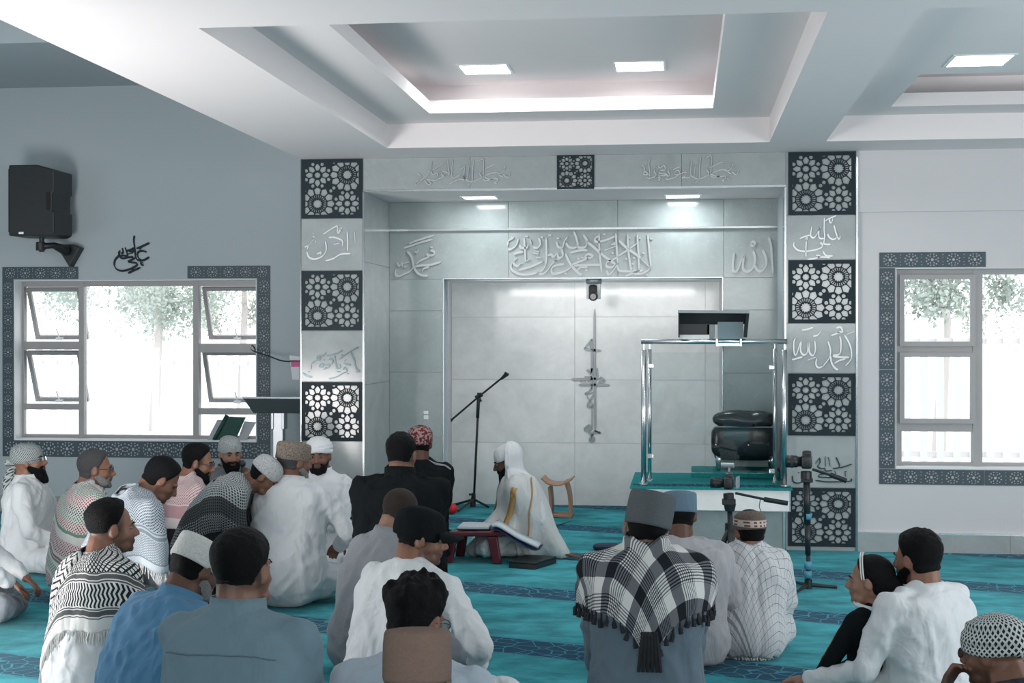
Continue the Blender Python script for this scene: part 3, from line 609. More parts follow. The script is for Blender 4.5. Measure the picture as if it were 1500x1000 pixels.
callig('grey mirrored lettering on the right pier between the second and third lattice panels', 1150, 465, 11.76, [
 [(290, 215), (370, 205), (480, 170)], [(480, 320), (560, 300), (620, 230)], [(180, 350), (150, 420), (150, 580), (190, 640), (260, 440), (290, 400)], [(280, 400), (265, 560), (310, 640), (380, 600), (400, 420)], [(405, 420), (420, 600), (480, 650), (520, 560), (510, 400)], [(120, 725), (200, 705), (300, 675)], [(385, 735), (530, 680)], [(740, 410), (780, 560), (760, 690), (650, 830), (570, 860), (530, 800), (545, 700)], [(780, 660), (800, 780), (860, 870), (910, 900)], [(790, 310), (900, 270), (1000, 240)], [(880, 180), (950, 165), (980, 230), (900, 260)], [(940, 320), (960, 440), (940, 620), (820, 650)], [(1020, 300), (1100, 440), (1140, 580), (1130, 720), (1040, 830)], [(820, 670), (950, 680), (1100, 685)], [(1040, 710), (930, 740), (850, 790)], [(1060, 290), (1190, 240)]],
 Y0, 34, M_mirror, [(650, 830)])
callig('black and pink mirrored lettering on the right pier above the lowest lattice panel', 1150, 635, 11.76, [
 [(520, 520), (590, 420), (600, 500), (560, 560), (620, 600), (690, 590)], [(690, 390), (695, 560)], [(745, 400), (775, 560)], [(875, 400), (930, 520), (925, 580), (820, 600)], [(930, 590), (1050, 555), (1150, 520)], [(690, 600), (700, 640), (810, 630)], [(690, 690), (600, 700), (580, 740), (700, 750), (830, 755)], [(520, 800), (700, 825), (960, 825), (1140, 810), (1130, 770)], [(130, 720), (140, 820), (220, 850), (310, 820)], [(1030, 660), (1045, 740)], [(850, 640), (880, 690)]],
 Y0, 26, plain('dark_mirror', (0.05, 0.09, 0.10), .2, .5), [(235, 670), (1040, 650)])
# ------------------------------------------------------------------ things on and by the walls
# loudspeaker
p = at_Y(60, 297, YL-.35); sc1 = at_Y(160, 297, YL-.35).x-p.x; k_ = sc1/100
def spk(q, r_): return ((q-60)*k_, (297-r_)*k_)
sp = thing('loudspeaker', 'black loudspeaker mounted high on the left wall', 'speaker', p)
pr = [spk(27, 247), spk(68, 247), spk(93, 254), spk(93, 285), spk(90, 287), spk(90, 310), spk(93, 312), spk(93, 342), spk(86, 346), spk(27, 345)]
def extr(pr, y0, y1): n = len(pr); return rings([np.array([(a, y, b) for a, b in pr]) for y in (y0, y1)])
obj('cabinet', extr(pr, -.19, .19), M_black, sp, bevel=.012)
obj('grille', box(spk(27, 0)[0]-.012, spk(27, 0)[0]-.001, -.17, .17, spk(0, 340)[1], spk(0, 252)[1]), plain('grille_mesh', (.03, .035, .038), .6, .3, bump=.4, scale=80), sp)
obj('badge', box(spk(42, 0)[0], spk(49, 0)[0], -.195, -.19, spk(0, 343)[1], spk(0, 340)[1]), M_chrome, sp)
obj('handle_shade_patch', box(spk(82, 0)[0], spk(88, 0)[0], -.194, -.188, spk(0, 310)[1], spk(0, 285)[1]), plain('hollow_shade', (.004, .005, .006), .7), sp)  # flat near-black sheet; the shade of the handle hollow put into colour
br = thing('speaker_bracket', 'black triangular bracket carrying the loudspeaker', 'bracket', p)
c_ = spk(61, 346)
obj('pole', tube([(c_[0], 0, c_[1]), (c_[0], 0, spk(0, 366)[1])], .022), M_black, br); obj('clamp', tube([(c_[0]-.01, 0, spk(0, 352)[1]), (c_[0]-.01, 0, spk(0, 364)[1])], .042), M_black, br, bevel=.006)
obj('arm', tube([(c_[0], 0, spk(0, 358)[1]), (spk(72, 0)[0], .08, spk(0, 356)[1]), (spk(82, 0)[0], .22, spk(0, 362)[1])], [.03, .028, .05]), M_black, br, smooth=True)
obj('wall_plate', extr([spk(66, 357), spk(74, 353), spk(90, 353), spk(100, 358), spk(84, 385)], .24, .345), M_black, br, bevel=.006)
wp = at_Y(96, 266, YL); tag(obj('junction_box', box(wp.x-.045, wp.x+.025, YL-.05, YL, wp.z-.055, wp.z+.055), M_white, bevel=.006), 'small white box on the wall behind the loudspeaker', 'wall box')
# ptz camera on recess top edge
p = at_Y(870, 408, Y1+.1)
pc = thing('ceiling_camera', 'black and white pan-tilt camera hanging at the top of the recess', 'camera', p); k_ = (at_Y(970, 408, Y1+.1).x-p.x)/100
obj('base', lathe([(.001, 0), (11*k_, 0), (12*k_, -3*k_), (11*k_, -8*k_), (.001, -8*k_)], n=24), M_grey, pc, True)
obj('yoke', join([box(-11*k_, -7*k_, -.03, .03, -30*k_, -8*k_), box(-11*k_, 10*k_, -.02, .02, -9*k_, -7*k_), box(5*k_, 10*k_, -.03, .03, -30*k_, -8*k_)]), M_white, pc, bevel=.004)
hd = obj('head', join([box(-7*k_, 5*k_, -.05, .05, -30*k_, -9*k_)]), M_black, pc, bevel=.02)
obj('lens', join([tube([(0, -.04, -26*k_), (0, -.11, -27*k_)], 6.5*k_, 16)]), M_black, hd, bevel=.004); obj('lens_glass', tube([(0, -.105, -27*k_), (0, -.112, -27*k_)], 4.3*k_, 16), plain('lens_black', (.01, .012, .02), .1), hd)
# wall switch
p = at_Y(624, 608, Y1); sw = tag(obj('wall_switch', join([box(p.x-.02, p.x+.02, Y1-.008, Y1, p.z+.01, p.z+.035), box(p.x-.02, p.x+.02, Y1-.008, Y1, p.z-.035, p.z)]), M_white, bevel=.003), 'small white switch on the grey marble left of the recess', 'switch')
# hanging pack and cable
p = at_Y(432.5, 538, YL-.35); k_ = (at_Y(532, 538, YL-.35).x-p.x)/100
M_paper = plain('white_wrapper', (.72, .74, .77), .6, var=.1, scale=30, bump=.5)
pk = thing('hanging_pack', 'white paper pack with a pink band hanging by the left pier', 'pack', p)
obj('wrapper', hexa([(-8*k_, -.02, 18*k_), (8*k_, -.02, 16*k_), (7*k_, -.02, -18*k_), (-4*k_, -.02, -18*k_)], [(-8*k_, .02, 18*k_), (8*k_, .02, 16*k_), (7*k_, .02, -18*k_), (-4*k_, .02, -18*k_)]), M_paper, pk, bevel=.006)
obj('pink_band', box(-5*k_, 7*k_, -.024, -.019, 1*k_, 8*k_), plain('pink_print', (.6, .08, .25), .5), pk); obj('clip', box(-7*k_, 8*k_, -.03, .03, 8*k_, 10.5*k_), M_black, pk)
cb_ = [at_Y(a, b, y_) for a, b, y_ in ((376, 518, YF), (372, 508, YF-.08), (368, 506, YF-.1), (370, 513, YL-.1), (395, 522, YL-.2), (412, 528, YL-.3), (427, 529.5, YL-.36))]
tag(obj('cable', tube(crom([tuple(q_) for q_ in cb_], 6), .006, 6), M_black, smooth=True), 'thin black cable running from the left window to the hanging pack', 'cable')
# left lectern
YP = 11.9; k_ = (at_Y(500, 600, YP).x-at_Y(400, 600, YP).x)/100; p = at_Y(407, 600, YP)
le = thing('lectern', 'grey metal lectern with a sloping dark top beside the left pier', 'lectern', (p.x, YP, 0))
q = lambda a, b: (( a-407)*k_, at_Y(407, b, YP).z)
a0, b0 = q(359, 580), q(440, 580); a1, b1 = q(372, 605), q(440, 605)
obj('reading_board', hexa([(a0[0], -.10, a0[1]), (b0[0]+.05, -.10, a0[1]), (b0[0]+.05, .28, a1[1]+.06), (a1[0]-.06, .28, a1[1]+.06)], [(a0[0]+.01, -.10, a0[1]-.02), (b0[0]+.05, -.10, a0[1]-.02), (b0[0]+.05, .27, a1[1]+.03), (a1[0]-.05, .27, a1[1]+.03)]), M_grey, le, bevel=.004)
obj('front_lip', hexa([(a0[0]+.012, -.095, a0[1]-.018), (b0[0]+.05, -.095, a0[1]-.018), (b0[0]+.05, -.02, a1[1]), (a1[0], -.02, a1[1])], [(a0[0]+.03, -.08, a0[1]-.02), (b0[0]+.05, -.08, a0[1]-.02), (b0[0]+.05, 0, a1[1]+.01), (a1[0]+.01, 0, a1[1]+.01)]), plain('lectern_dark', (.07, .085, .09), .5), le)
pl_ = q(407, 598)[1]
obj('mast', join([box(-.045, .045, .0, .08, .02, pl_), box(-.06, -.035, -.01, .09, pl_-.18, pl_), box(.035, .06, -.01, .09, pl_-.18, pl_)]), plain('alu_mast', (.42, .45, .48), .35, .7), le, bevel=.005)
obj('foot', box(-.28, .28, -.14, .22, 0, .02), M_grey, le, bevel=.005)
# green book on white stand at window
YP = YL-.02; k_ = (at_Y(400, 632, YP).x-at_Y(300, 632, YP).x)/100; p = at_Y(335, 650, YP); zs_ = lw['z0']+.008
q = lambda a, b, y_: ((a-335)*k_, y_, (650-b)*k_)
st = thing('book_stand', 'pale folding book stand on the left window sill', 'book stand', (p.x, p.y+.06, zs_)); off = zs_-p.z
def qq(a, b, y_): v_ = q(a, b, y_); return (v_[0], v_[1], max(0.0, v_[2]-off))
obj('left_wing', hexa([qq(300, 650, 0), qq(325, 650, 0), qq(333, 617, .06), qq(312, 617, .06)], [qq(300, 650, .012), qq(325, 650, .012), qq(333, 617, .072), qq(312, 617, .072)]), plain('stand_board', (.45, .47, .5), .5), st)
obj('right_wing', hexa([qq(345, 650, 0), qq(358, 652, 0), qq(369, 620, .06), qq(352, 619, .06)], [qq(345, 650, .012), qq(358, 652, .012), qq(369, 620, .072), qq(352, 619, .072)]), plain('stand_board', (.45, .47, .5), .5), st)
gb = thing('green_book', 'dark green book leaning open on the stand at the left window', 'book', (p.x, p.y+.06, zs_))
M_green = plain('green_cover', (.015, .075, .06), .6, var=.2)
obj('cover', hexa([qq(311, 648, -.03), qq(343, 648, -.03), qq(355, 613, .03), qq(330, 612, .03)], [qq(311, 648, -.015), qq(343, 648, -.015), qq(355, 613, .045), qq(330, 612, .045)]), M_green, gb, bevel=.003)
obj('spine', tube([qq(312, 648, -.035), qq(328, 610, .03)], .018, 10), M_green, gb, True)
# ------------------------------------------------------------------ pulpit (mimbar)
yf_, yb_ = 10.62, 12.27
xa, xb = at_Y(926.5, 730, yf_).x, at_Y(1157, 730, yf_).x
zt, zu = at_Y(1000, 714, yf_).z, at_Y(1000, 747, yf_).z
mb = thing('pulpit', 'marble pulpit platform with teal carpet, glass screen and steel rails', 'pulpit', (xa, yf_, 0))
Wm, Dm = xb-xa, Y1-.01-yf_
obj('slab', box(0, Wm, 0, Dm, zu, zt-.01), M_marble, mb, bevel=.003)
obj('slab_edge', box(-.006, .002, -.004, Dm, zu, zt-.01), M_chrome, mb); obj('slab_edge', box(Wm-.002, Wm+.006, -.004, .02, zu, zt-.01), M_chrome, mb)
obj('base', box(Wm*.05, Wm-.03, .2, Dm, 0, zu), M_marbleD, mb)
obj('base_trim', box(Wm-.035, Wm-.02, .19, .21, 0, zu), M_chrome, mb)
t = NT('pulpit_carpet', .95, 0, .15); v = t.coords(); fine = t.noise(v, 40, 4); t.color(t.mix(fine, (.004, .15, .16), (.03, .30, .31))); t.bump(fine, .5, .006); M_pc = t.m
obj('carpet', box(-.02, Wm+.02, -.02, Dm, zt-.012, zt+.004), M_pc, mb, bevel=.004)
t = NT('carpet_band', .95, 0, .15); v = t.coords(); vo = t.n('ShaderNodeTexVoronoi', feature='DISTANCE_TO_EDGE'); t.l(v, vo.inputs['Vector']); vo.inputs['Scale'].default_value = 22
t.color(t.mix(t.math('LESS_THAN', vo.outputs['Distance'], .06), (.008, .04, .075), (.05, .2, .25)))
obj('carpet_band', box(.0, Wm, .06, .2, zt+.002, zt+.0065), t.m, mb)
sx0 = at_Y(1013, 690, 11.5).x-xa
obj('upper_step', box(sx0, Wm-.02, .75, Dm, zt, zt+.06), M_pc, mb, bevel=.01)
yp = .14   # posts
def post(px_, y_, zb_, ztp, r_, name='post', rod=True):
    x_ = at_Y(px_, 600, yf_+y_).x-xa; z1_ = at_Y(px_, ztp, yf_+y_).z
    o = obj(name, tube([(x_, y_, zb_), (x_, y_, z1_)], r_, 16), M_chrome, mb, True)
    if rod: obj('rod', tube([(x_, y_, z1_), (x_, y_, at_Y(px_, 501, yf_+y_).z)], r_*.3, 8), M_chrome, o)
    obj('foot', tube([(x_, y_, zb_), (x_, y_, zb_+.012)], r_*1.7, 16), M_chrome, o); return x_
zb_ = zt+.004
pxL = post(943, yp, zb_, 512, .021); pxR = post(1149, yp, zb_, 512, .021)
pxL2 = post(951.5, yp+.28, zb_, 511, .016); pxR2 = post(1135, yp+.28, zb_+.0, 511, .016)
zr = at_Y(1000, 500, yf_+yp).z; zr2 = at_Y(1000, 500, yf_+yp+.28).z
obj('handrail', tube([(pxL-.02, yp, zr), (pxR+.02, yp, zr)], .020, 14), M_chrome, mb, True)
xq = at_Y(1050, 503, yf_+yp).x-xa; xq2 = at_Y(1085, 503, yf_+yp).x-xa
obj('rail_joint', join([tube([(a_, yp-.022, zr-.035), (a_, yp-.022, zr+.02)], .009, 8) for a_ in (xq, xq2)]+[box(xq, xq2, yp-.02, yp+.0, zr-.034, zr-.012)]), M_trim, mb)
gx0, gx1 = at_Y(955, 600, yf_+yp+.2).x-xa, at_Y(1131, 600, yf_+yp+.2).x-xa
obj('glass_screen', box(gx0, gx1, yp+.2, yp+.208, at_Y(1000, 692, yf_+yp+.2).z, at_Y(1000, 516, yf_+yp+.2).z), M_screen, mb)
for a_, b_ in ((953, 536), (1131, 538), (953, 668), (1131, 690)):
    c_ = at_Y(a_, b_, yf_+yp+.19); obj('glass_clamp', box(c_.x-xa-.022, c_.x-xa+.022, yp+.175, yp+.225, c_.z-.018, c_.z+.018), M_chrome, mb, bevel=.006)
# reading desk on the pulpit
YD = yf_+yp+.045; k_ = (at_Y(1100, 480, YD).x-at_Y(1000, 480, YD).x)/100; p = at_Y(1045, 498, YD)
ld = thing('reading_desk', 'dark sloping reading desk with open front mounted on the pulpit handrail', 'lectern', (p.x, YD, p.z)); hz = 0
q = lambda a, b: ((a-1045)*k_, (498-b)*k_+hz)
def pl(pts, y0, y1): return extr([q(a, b) for a, b in pts], y0, y1)
M_desk = plain('desk_dark', (.012, .022, .026), .5, spec=.2)
obj('top_board', pl([(993, 454), (1097, 455), (1096, 459), (993, 458)], -.16, .26), plain('desk_edge', (.25, .29, .30), .4, .3), ld)
obj('back_panel', pl([(994, 457), (1096, 457), (1092, 474), (994, 476)], .02, .04), M_desk, ld)
obj('side_panel', pl([(1092, 457), (1096.5, 457), (1093, 494), (1089, 494)], -.14, .05), M_desk, ld); obj('side_panel', pl([(993.5, 457), (995.5, 457), (995.5, 494), (993.5, 494)], -.14, .05), M_desk, ld)
obj('inner_shelf', pl([(995, 474), (1039, 474), (1039, 490), (995, 490)], -.02, .0), plain('shelf_dark', (.015, .02, .022), .4), ld)
obj('shelf_front', pl([(995, 490), (1039, 490), (1039, 497), (995, 497)], -.05, .0), plain('pale_steel', (.55, .6, .6), .4, .3), ld)
obj('column', join([box(-.05, .01, -.02, .04, -.03, .12)]), plain('desk_column', (.16, .2, .21), .35, .4), ld, bevel=.004)
obj('blue_screen', pl([(1051, 471), (1088, 471), (1088, 499), (1051, 499)], -.04, -.02), plain('blue_grey_sheet', (.10, .17, .20), .3, .1), ld)
# leather chair behind glass
k_ = (at_Y(1190, 640, 11.35).x-at_Y(1090, 640, 11.35).x)/100; p = at_Y(1090, 690, 11.35); zc0 = zt+.06
ch = thing('leather_chair', 'black studded leather armchair on the pulpit behind the glass', 'chair', (p.x, 11.35, zc0)); dz = p.z-zc0
def q(a, b): return ((a-1090)*k_, (690-b)*k_+dz)
M_lea = plain('black_leather', (.012, .018, .022), .24, var=.3, scale=8, bump=.25)
def cushion(x0, x1, z0, z1, y0, y1, pw=2.6, dent=None, n=32, m=16):
    cx, cy, cz = (x0+x1)/2, (y0+y1)/2, (z0+z1)/2; R = []
    for i in range(m+1):
        ph = -np.pi/2+np.pi*i/m; a = np.arange(n)*2*np.pi/n
        f = lambda c: np.sign(c)*abs(c)**(2/pw)
        cr = max(math.cos(ph), 1e-4)**(2/pw)
        R.append(np.stack([cx+(x1-x0)/2*cr*f(np.cos(a)), cy+(y1-y0)/2*cr*f(np.sin(a)), np.full(n, cz+(z1-z0)/2*f(np.array(math.sin(ph))))], 1))
    V, F = rings(R)
    if dent: 
        for (dx, dzz, r_, amt) in dent:
            g = np.exp(-(((V[:, 0]-dx)/r_)**2+((V[:, 2]-dzz)/r_)**2)); V[:, 1] += amt*g*(V[:, 1] < cy); V[:, 2] -= amt*.6*g*(V[:, 2] > cz)
    return V, F
a_, b_ = q(1043, 627), q(1139, 598)
obj('top_roll', cushion(a_[0], b_[0], a_[1], b_[1], -.09, .11, 2.4, [(q(1098, 610)[0], q(0, 603)[1], .05, .03)]), M_lea, ch, True)
a_, b_ = q(1041, 671), q(1139, 620)
obj('backrest', cushion(a_[0], b_[0], a_[1], b_[1], -.06, .12, 4.5), M_lea, ch, True)
a_, b_ = q(1046, 676), q(1136, 655); obj('seat', cushion(a_[0], b_[0], a_[1]-.0, b_[1], .05, .36, 5), M_lea, ch, True)
obj('stud_row', join([ellip((q(1047+i*2.35, 0)[0], -.058, q(0, 623.5)[1]), (.008, .008, .008), n=6, m=4) for i in range(38)]), M_chrome, ch)
obj('button', join([ellip((q(a, 0)[0], -.055, q(0, 650)[1]), (.008, .008, .008), n=8, m=5) for a in (1048, 1096)]), M_chrome, ch)
for a in (1053, 1132):
    x_, z_h = q(a, 670); obj('leg', tube([(x_, .03, z_h+.03), (x_, .03, z_h-.03), (x_, .03, 0)], [.03, .02, .014], 10), M_chrome, ch, True)
    obj('leg', tube([(x_, .32, z_h+.0), (x_, .32, 0)], [.03, .014], 10), M_chrome, ch, True)
# ------------------------------------------------------------------ microphone stand
p = at_Z(693, 742, 0); base = Vector((p.x, p.y, 0)); tt = p.y
ms = thing('microphone_stand', 'black boom microphone stand on the carpet inside the recess', 'microphone stand', base)
def lp(a, b, dy=0): v_ = at_Y(a, b, tt+dy); return (v_.x-base.x, v_.y-base.y, v_.z)
obj('pole', join([tube([lp(694, 735), lp(701, 585)], .011, 10), tube([lp(699.5, 612), lp(701.5, 575)], .016, 10)]), M_black, ms, True)
obj('hub', join([tube([lp(692.5, 742), lp(694, 722)], [.03, .018], 10), tube([lp(687, 724), lp(694, 724)], .01, 8)]), M_black, ms)
for a, b, dy in ((666, 741, .05), (671, 751, -.42), (716, 741, -.1)): 
    g = lp(a, b, dy); obj('leg', tube([lp(694, 731), (g[0], g[1], .012)], .011, 8), M_black, ms)
obj('boom', tube([lp(660, 616), lp(701, 581), lp(742, 548)], .009, 8), M_black, ms); obj('clutch', join([tube([lp(697, 583), lp(706, 577)], .022, 10), tube([lp(701, 580), lp(705, 588)], .01, 8)]), M_black, ms)
obj('clip', join([tube([lp(734, 555), lp(743, 547)], [.012, .022], 8), tube([lp(739, 546), lp(745, 549)], .014, 8)]), M_black, ms); obj('counterweight', tube([lp(658.5, 617), lp(662, 614)], .015, 8), M_black, ms)
# ------------------------------------------------------------------ rehal and small floor things
M_wood = plain('pale_wood', (.42, .22, .13), .45, var=.25, scale=9)
p = at_Z(818, 756, 0); k_ = (at_Y(918, 756, p.y).x-at_Y(818, 756, p.y).x)/100
rh = thing('wooden_book_rest', 'small curved wooden book rest standing against the recess wall', 'book rest', (p.x, p.y, 0))
q = lambda a, b: ((a-818)*k_, (756-b)*k_)
def plate(pts, y0, y1, w_): 
    pr_ = crom([q(*v_) for v_ in pts], 4); L = []
    for i, c in enumerate(pr_):
        d_ = pr_[min(i+1, len(pr_)-1)]-pr_[max(i-1, 0)]; d_ = d_/np.hypot(*d_); n_ = np.array([-d_[1], d_[0]])*w_/2; L.append((c+n_, c-n_))
    R_ = [np.array([(a[0], y0, a[1]), (b[0], y0, b[1]), (b[0], y1, b[1]), (a[0], y1, a[1])]) for a, b in L]; return rings(R_)
obj('side', plate([(829, 703), (834, 718), (836, 735), (836, 752)], -.12, .12, .022), M_wood, rh); obj('foot', plate([(806, 753), (820, 753), (839, 754)], -.13, .13, .02), M_wood, rh)
obj('side', plate([(806, 712), (808, 735), (808, 750)], -.12, .12, .022), M_wood, rh)
obj('top', plate([(795, 698), (805, 706), (820, 708), (832, 704), (840, 699)], -.16, .16, .012), M_wood, rh)
p = at_Z(662, 753, 0); tag(obj('red_ball', ellip((p.x, p.y, .05), (.052, .05, .05)), plain('red_cloth', (.6, .015, .025), .5), smooth=True), 'red round object on the carpet beside the recess jamb', 'ball')
p = at_Z(888, 806, 0)
po = obj('pouch', cushion(p.x-.10, p.x+.12, 0, .05, p.y-.06, p.y+.10, 3.2, n=28, m=10), plain('navy_fabric', (.006, .014, .05), .6, bump=.2), smooth=True); tag(po, 'dark blue zipped pouch lying on the carpet', 'pouch')
zp = obj('zip', tube([(p.x-.09, p.y-.055, .032), (p.x+.02, p.y-.064, .036), (p.x+.11, p.y-.05, .03)], .003, 6), M_black, po)
cb_ = [at_Z(a, b, .005) for a, b in ((812, 770), (824, 766), (834, 762), (832, 764), (820, 768))]
tag(obj('cable', tube(crom([tuple(q_) for q_ in cb_], 6), .005, 6), plain('teal_cable', (.0, .22, .22), .5), smooth=True), 'thin teal cable looped on the carpet by the wooden book rest', 'cable')
# lap desk with open book
M_red = plain('dark_red_plastic', (.10, .012, .022), .35, var=.6, scale=6)
tl = 3338/(826-492)*1.0; p = at_Z(700, 826, 0)
ds = thing('lap_desk', 'low folding desk with dark red legs in front of the imam', 'table', (p.x, p.y, 0)); k_ = (at_Y(800, 800, p.y).x-at_Y(700, 800, p.y).x)/100
q = lambda a, b, y_=0: ((a-700)*k_, y_, (826-b)*k_)
zt_ = q(0, 787)[2]
obj('desk_top', hexa([q(655, 789)[:1]+(.0, zt_), q(742, 787)[:1]+(.0, zt_+.01), (q(738, 0)[0], .38, zt_+.01), (q(662, 0)[0], .38, zt_)], [q(655, 789)[:1]+(.0, zt_+.035), q(742, 787)[:1]+(.0, zt_+.045), (q(738, 0)[0], .38, zt_+.045), (q(662, 0)[0], .38, zt_+.035)]), M_red, ds, bevel=.01)
for a, a2, y_ in ((660, 655, .02), (721, 728, .0), (668, 662, .33), (722, 727, .33)):
    obj('leg', hexa([(q(a2, 0)[0]-.032, y_, 0), (q(a2, 0)[0]+.032, y_, 0), (q(a2, 0)[0]+.032, y_+.05, 0), (q(a2, 0)[0]-.032, y_+.05, 0)], [(q(a, 0)[0]-.035, y_, zt_+.005), (q(a, 0)[0]+.035, y_, zt_+.005), (q(a, 0)[0]+.035, y_+.05, zt_+.005), (q(a, 0)[0]-.035, y_+.05, zt_+.005)]), M_red, ds, bevel=.008)
M_pageA = plain('book_page', (.55, .62, .66), .7, var=.05, scale=60)
M_blackc = plain('black_cover', (.012, .014, .022), .5)
zb2 = zt_+.047
bk = thing('thin_open_book', 'thin open book lying flat on the low red desk', 'book', (p.x, p.y, zb2-.0))
obj('cover', box(q(668, 0)[0], q(716, 0)[0], .03, .3, -.001, .008), M_blackc, bk); obj('pages', box(q(669, 0)[0], q(715, 0)[0], .035, .295, .008, .022), M_pageA, bk)
bk = thing('large_open_book', 'large open book with white pages slanting off the low red desk', 'book', (p.x, p.y, 0))
def slant(pts, y0, y1, w_): return plate2([q(a, b) for a, b in pts], y0, y1, w_)
def plate2(pr_, y0, y1, w_):
    pr_ = crom([(a[0], a[2]) for a in pr_], 4); L = []
    for i, c in enumerate(pr_):
        d_ = pr_[min(i+1, len(pr_)-1)]-pr_[max(i-1, 0)]; d_ = d_/np.hypot(*d_); n_ = np.array([-d_[1], d_[0]])*w_/2; L.append((c+n_, c-n_))
    return rings([np.array([(a[0], y0, a[1]), (b[0], y0, b[1]), (b[0], y1, b[1]), (a[0], y1, a[1])]) for a, b in L])
obj('pages', slant([(720, 769), (732, 770), (760, 786), (789, 799)], -.02, .16, .018), M_pageA, bk, True); obj('cover', slant([(719, 774), (732, 776), (760, 792), (782, 803), (792, 801)], -.03, .17, .007), plain('blue_cover', (.01, .02, .09), .4), bk)
obj('pages_left', slant([(722, 768), (727, 778), (744, 792), (757, 789)], .16, .30, .02), M_blackc, bk)
pb = at_Z(770, 832, 0); bx = thing('black_case', 'flat black case lying on the carpet in front of the imam', 'case', (pb.x, pb.y, 0), 0)
kk = (at_Y(870, 830, pb.y).x-at_Y(770, 830, pb.y).x)/100
V0 = [(-25*kk, -.0, 0), (15*kk, -.06, 0), (41*kk, .24, 0), (-8*kk, .30, 0)]
obj('base', hexa(V0, [(a, b, .035) for a, b, c in V0]), M_black, bx, bevel=.003); obj('lid', hexa([(a*1.01, b, .037) for a, b, c in V0], [(a*1.01, b, .05) for a, b, c in V0]), M_black, bx, bevel=.003)
# ------------------------------------------------------------------ cameras on tripod / monopod
M_blk2 = plain('tripod_black', (.012, .017, .02), .38, var=.2); M_blue = plain('blue_ring', (.08, .30, .42), .4)
def dslr(parent_label, p, ang, sc_=1.0):
    c = thing('video_camera', parent_label, 'camera', p, ang)
    s_ = sc_
    obj('body', cushion(-.065*s_, .065*s_, 0, .095*s_, -.035*s_, .035*s_, 6), M_blk2, c, True); obj('prism_hump', cushion(-.03*s_, .03*s_, .08*s_, .12*s_, -.03*s_, .03*s_, 4), M_blk2, c, True)
    ln = obj('lens', tube([(0, .03*s_, .045*s_), (0, .06*s_, .045*s_), (0, .065*s_, .045*s_), (0, .14*s_, .045*s_)], [.034*s_, .034*s_, .04*s_, .042*s_], 18), M_blk2, c, True)
    obj('lens_ring', tube([(0, .09*s_, .045*s_), (0, .105*s_, .045*s_)], .0425*s_, 18), plain('rubber_ring', (.03, .035, .04), .8), ln)
    obj('grip', cushion(.045*s_, .085*s_, .0, .085*s_, -.03*s_, .045*s_, 4), M_blk2, c, True); return c
# tripod: centre column at x=1071
tz = 9.1; yT = at_Y(1068, 800, tz).y
tp = at_Y(1068, 742, tz); B = Vector((tp.x, tz, 0))
tr = thing('tripod', 'black camera tripod standing between the two capped men and the boy', 'tripod', B)
def lp(a, b, dy=0): v_ = at_Y(a, b, tz+dy); return (v_.x-B.x, v_.y-B.y, v_.z)
obj('column', tube([lp(1071, 815), lp(1069, 745)], .017, 12), M_blk2, tr, True)
obj('hub', tube([lp(1070, 778), lp(1070, 766)], .035, 12), M_blk2, tr); obj('collar', tube([lp(1069, 748), lp(1069, 738)], [.03, .04], 12), M_blk2, tr)
for a, dy in ((1022, -.25), (1072, -.45), (1110, .35)):
    g = at_Y(a, 800, tz+dy); g = (g.x-B.x, dy, 0); h_ = lp(1070, 772); m_ = tuple((h_[i]*.45+g[i]*.55) for i in range(3))
    l_ = obj('leg', join([tube([h_, m_], .019, 10), tube([m_, (g[0], g[1], .01)], .013, 10)]), M_blk2, tr); obj('leg_lock', tube([tuple((h_[i]*.5+g[i]*.5) for i in range(3)), m_], .024, 10), M_grey, l_)
hd = obj('fluid_head', join([tube([lp(1068, 738), lp(1067, 722)], .034, 14), box(lp(1058, 0)[0], lp(1078, 0)[0], -.035, .035, lp(0, 724)[2], lp(0, 716)[2])]), M_blk2, tr, bevel=.005)
obj('pan_handle', join([tube([lp(1077, 722), lp(1120, 731)], .008, 8), tube([lp(1119, 731), lp(1154, 737)], .016, 10)]), M_blk2, tr)
obj('cord', tube([lp(1114, 729), lp(1112, 742), lp(1116, 752)], .003, 6), M_blk2, tr)
cp = lp(1068, 716); dslr('camera with a silver side on the tripod, lens to the left', (B.x+cp[0], B.y+cp[1], cp[2]), math.radians(78), .82)
cc_ = [o for o in COL.objects if o.name.startswith('video_camera')][-1]
obj('top_microphone', join([tube([(0, -.03, .15), (0, .05, .15)], .016, 10), tube([(0, 0, .11), (0, 0, .15)], .008, 6)]), M_grey, cc_); obj('screen', box(-.045, .045, -.06, -.05, .01, .08), M_grey, cc_)
# monopod
p = at_Z(1184, 862, 0); tz = p.y; B = Vector((p.x, tz, 0))
mo = thing('monopod', 'black monopod with blue rings in front of the right pier', 'monopod', B)
obj('pole', join([tube([lp(1184, 858), lp(1184, 810)], .014, 12), tube([lp(1183.5, 812), lp(1182.5, 765)], .018, 12), tube([lp(1182.5, 768), lp(1181.5, 700)], .022, 12)]), M_blk2, mo, True)
for a, b in ((833, 822), (846, 836), (760, 752)): obj('blue_ring', tube([lp(1183.5, a), lp(1183.5, b)], .024, 14), M_blue, mo, True)
for a, b, dy in ((1164, 856, .18), (1164, 866, -.2), (1226, 861, .02)):
    g = at_Y(a, b, tz+dy); obj('foot_leg', tube([lp(1184, 856), (g.x-B.x, dy, .01)], [.014, .009], 8), M_blk2, mo)
obj('ankle', join([tube([lp(1184, 861), lp(1184, 848)], .024, 12)]), M_blk2, mo)
obj('fluid_head', join([tube([lp(1181, 702), lp(1181, 690)], .036, 12), box(lp(1174, 0)[0], lp(1191, 0)[0], -.03, .03, lp(0, 692)[2], lp(0, 686)[2])]), M_blk2, mo, bevel=.004)
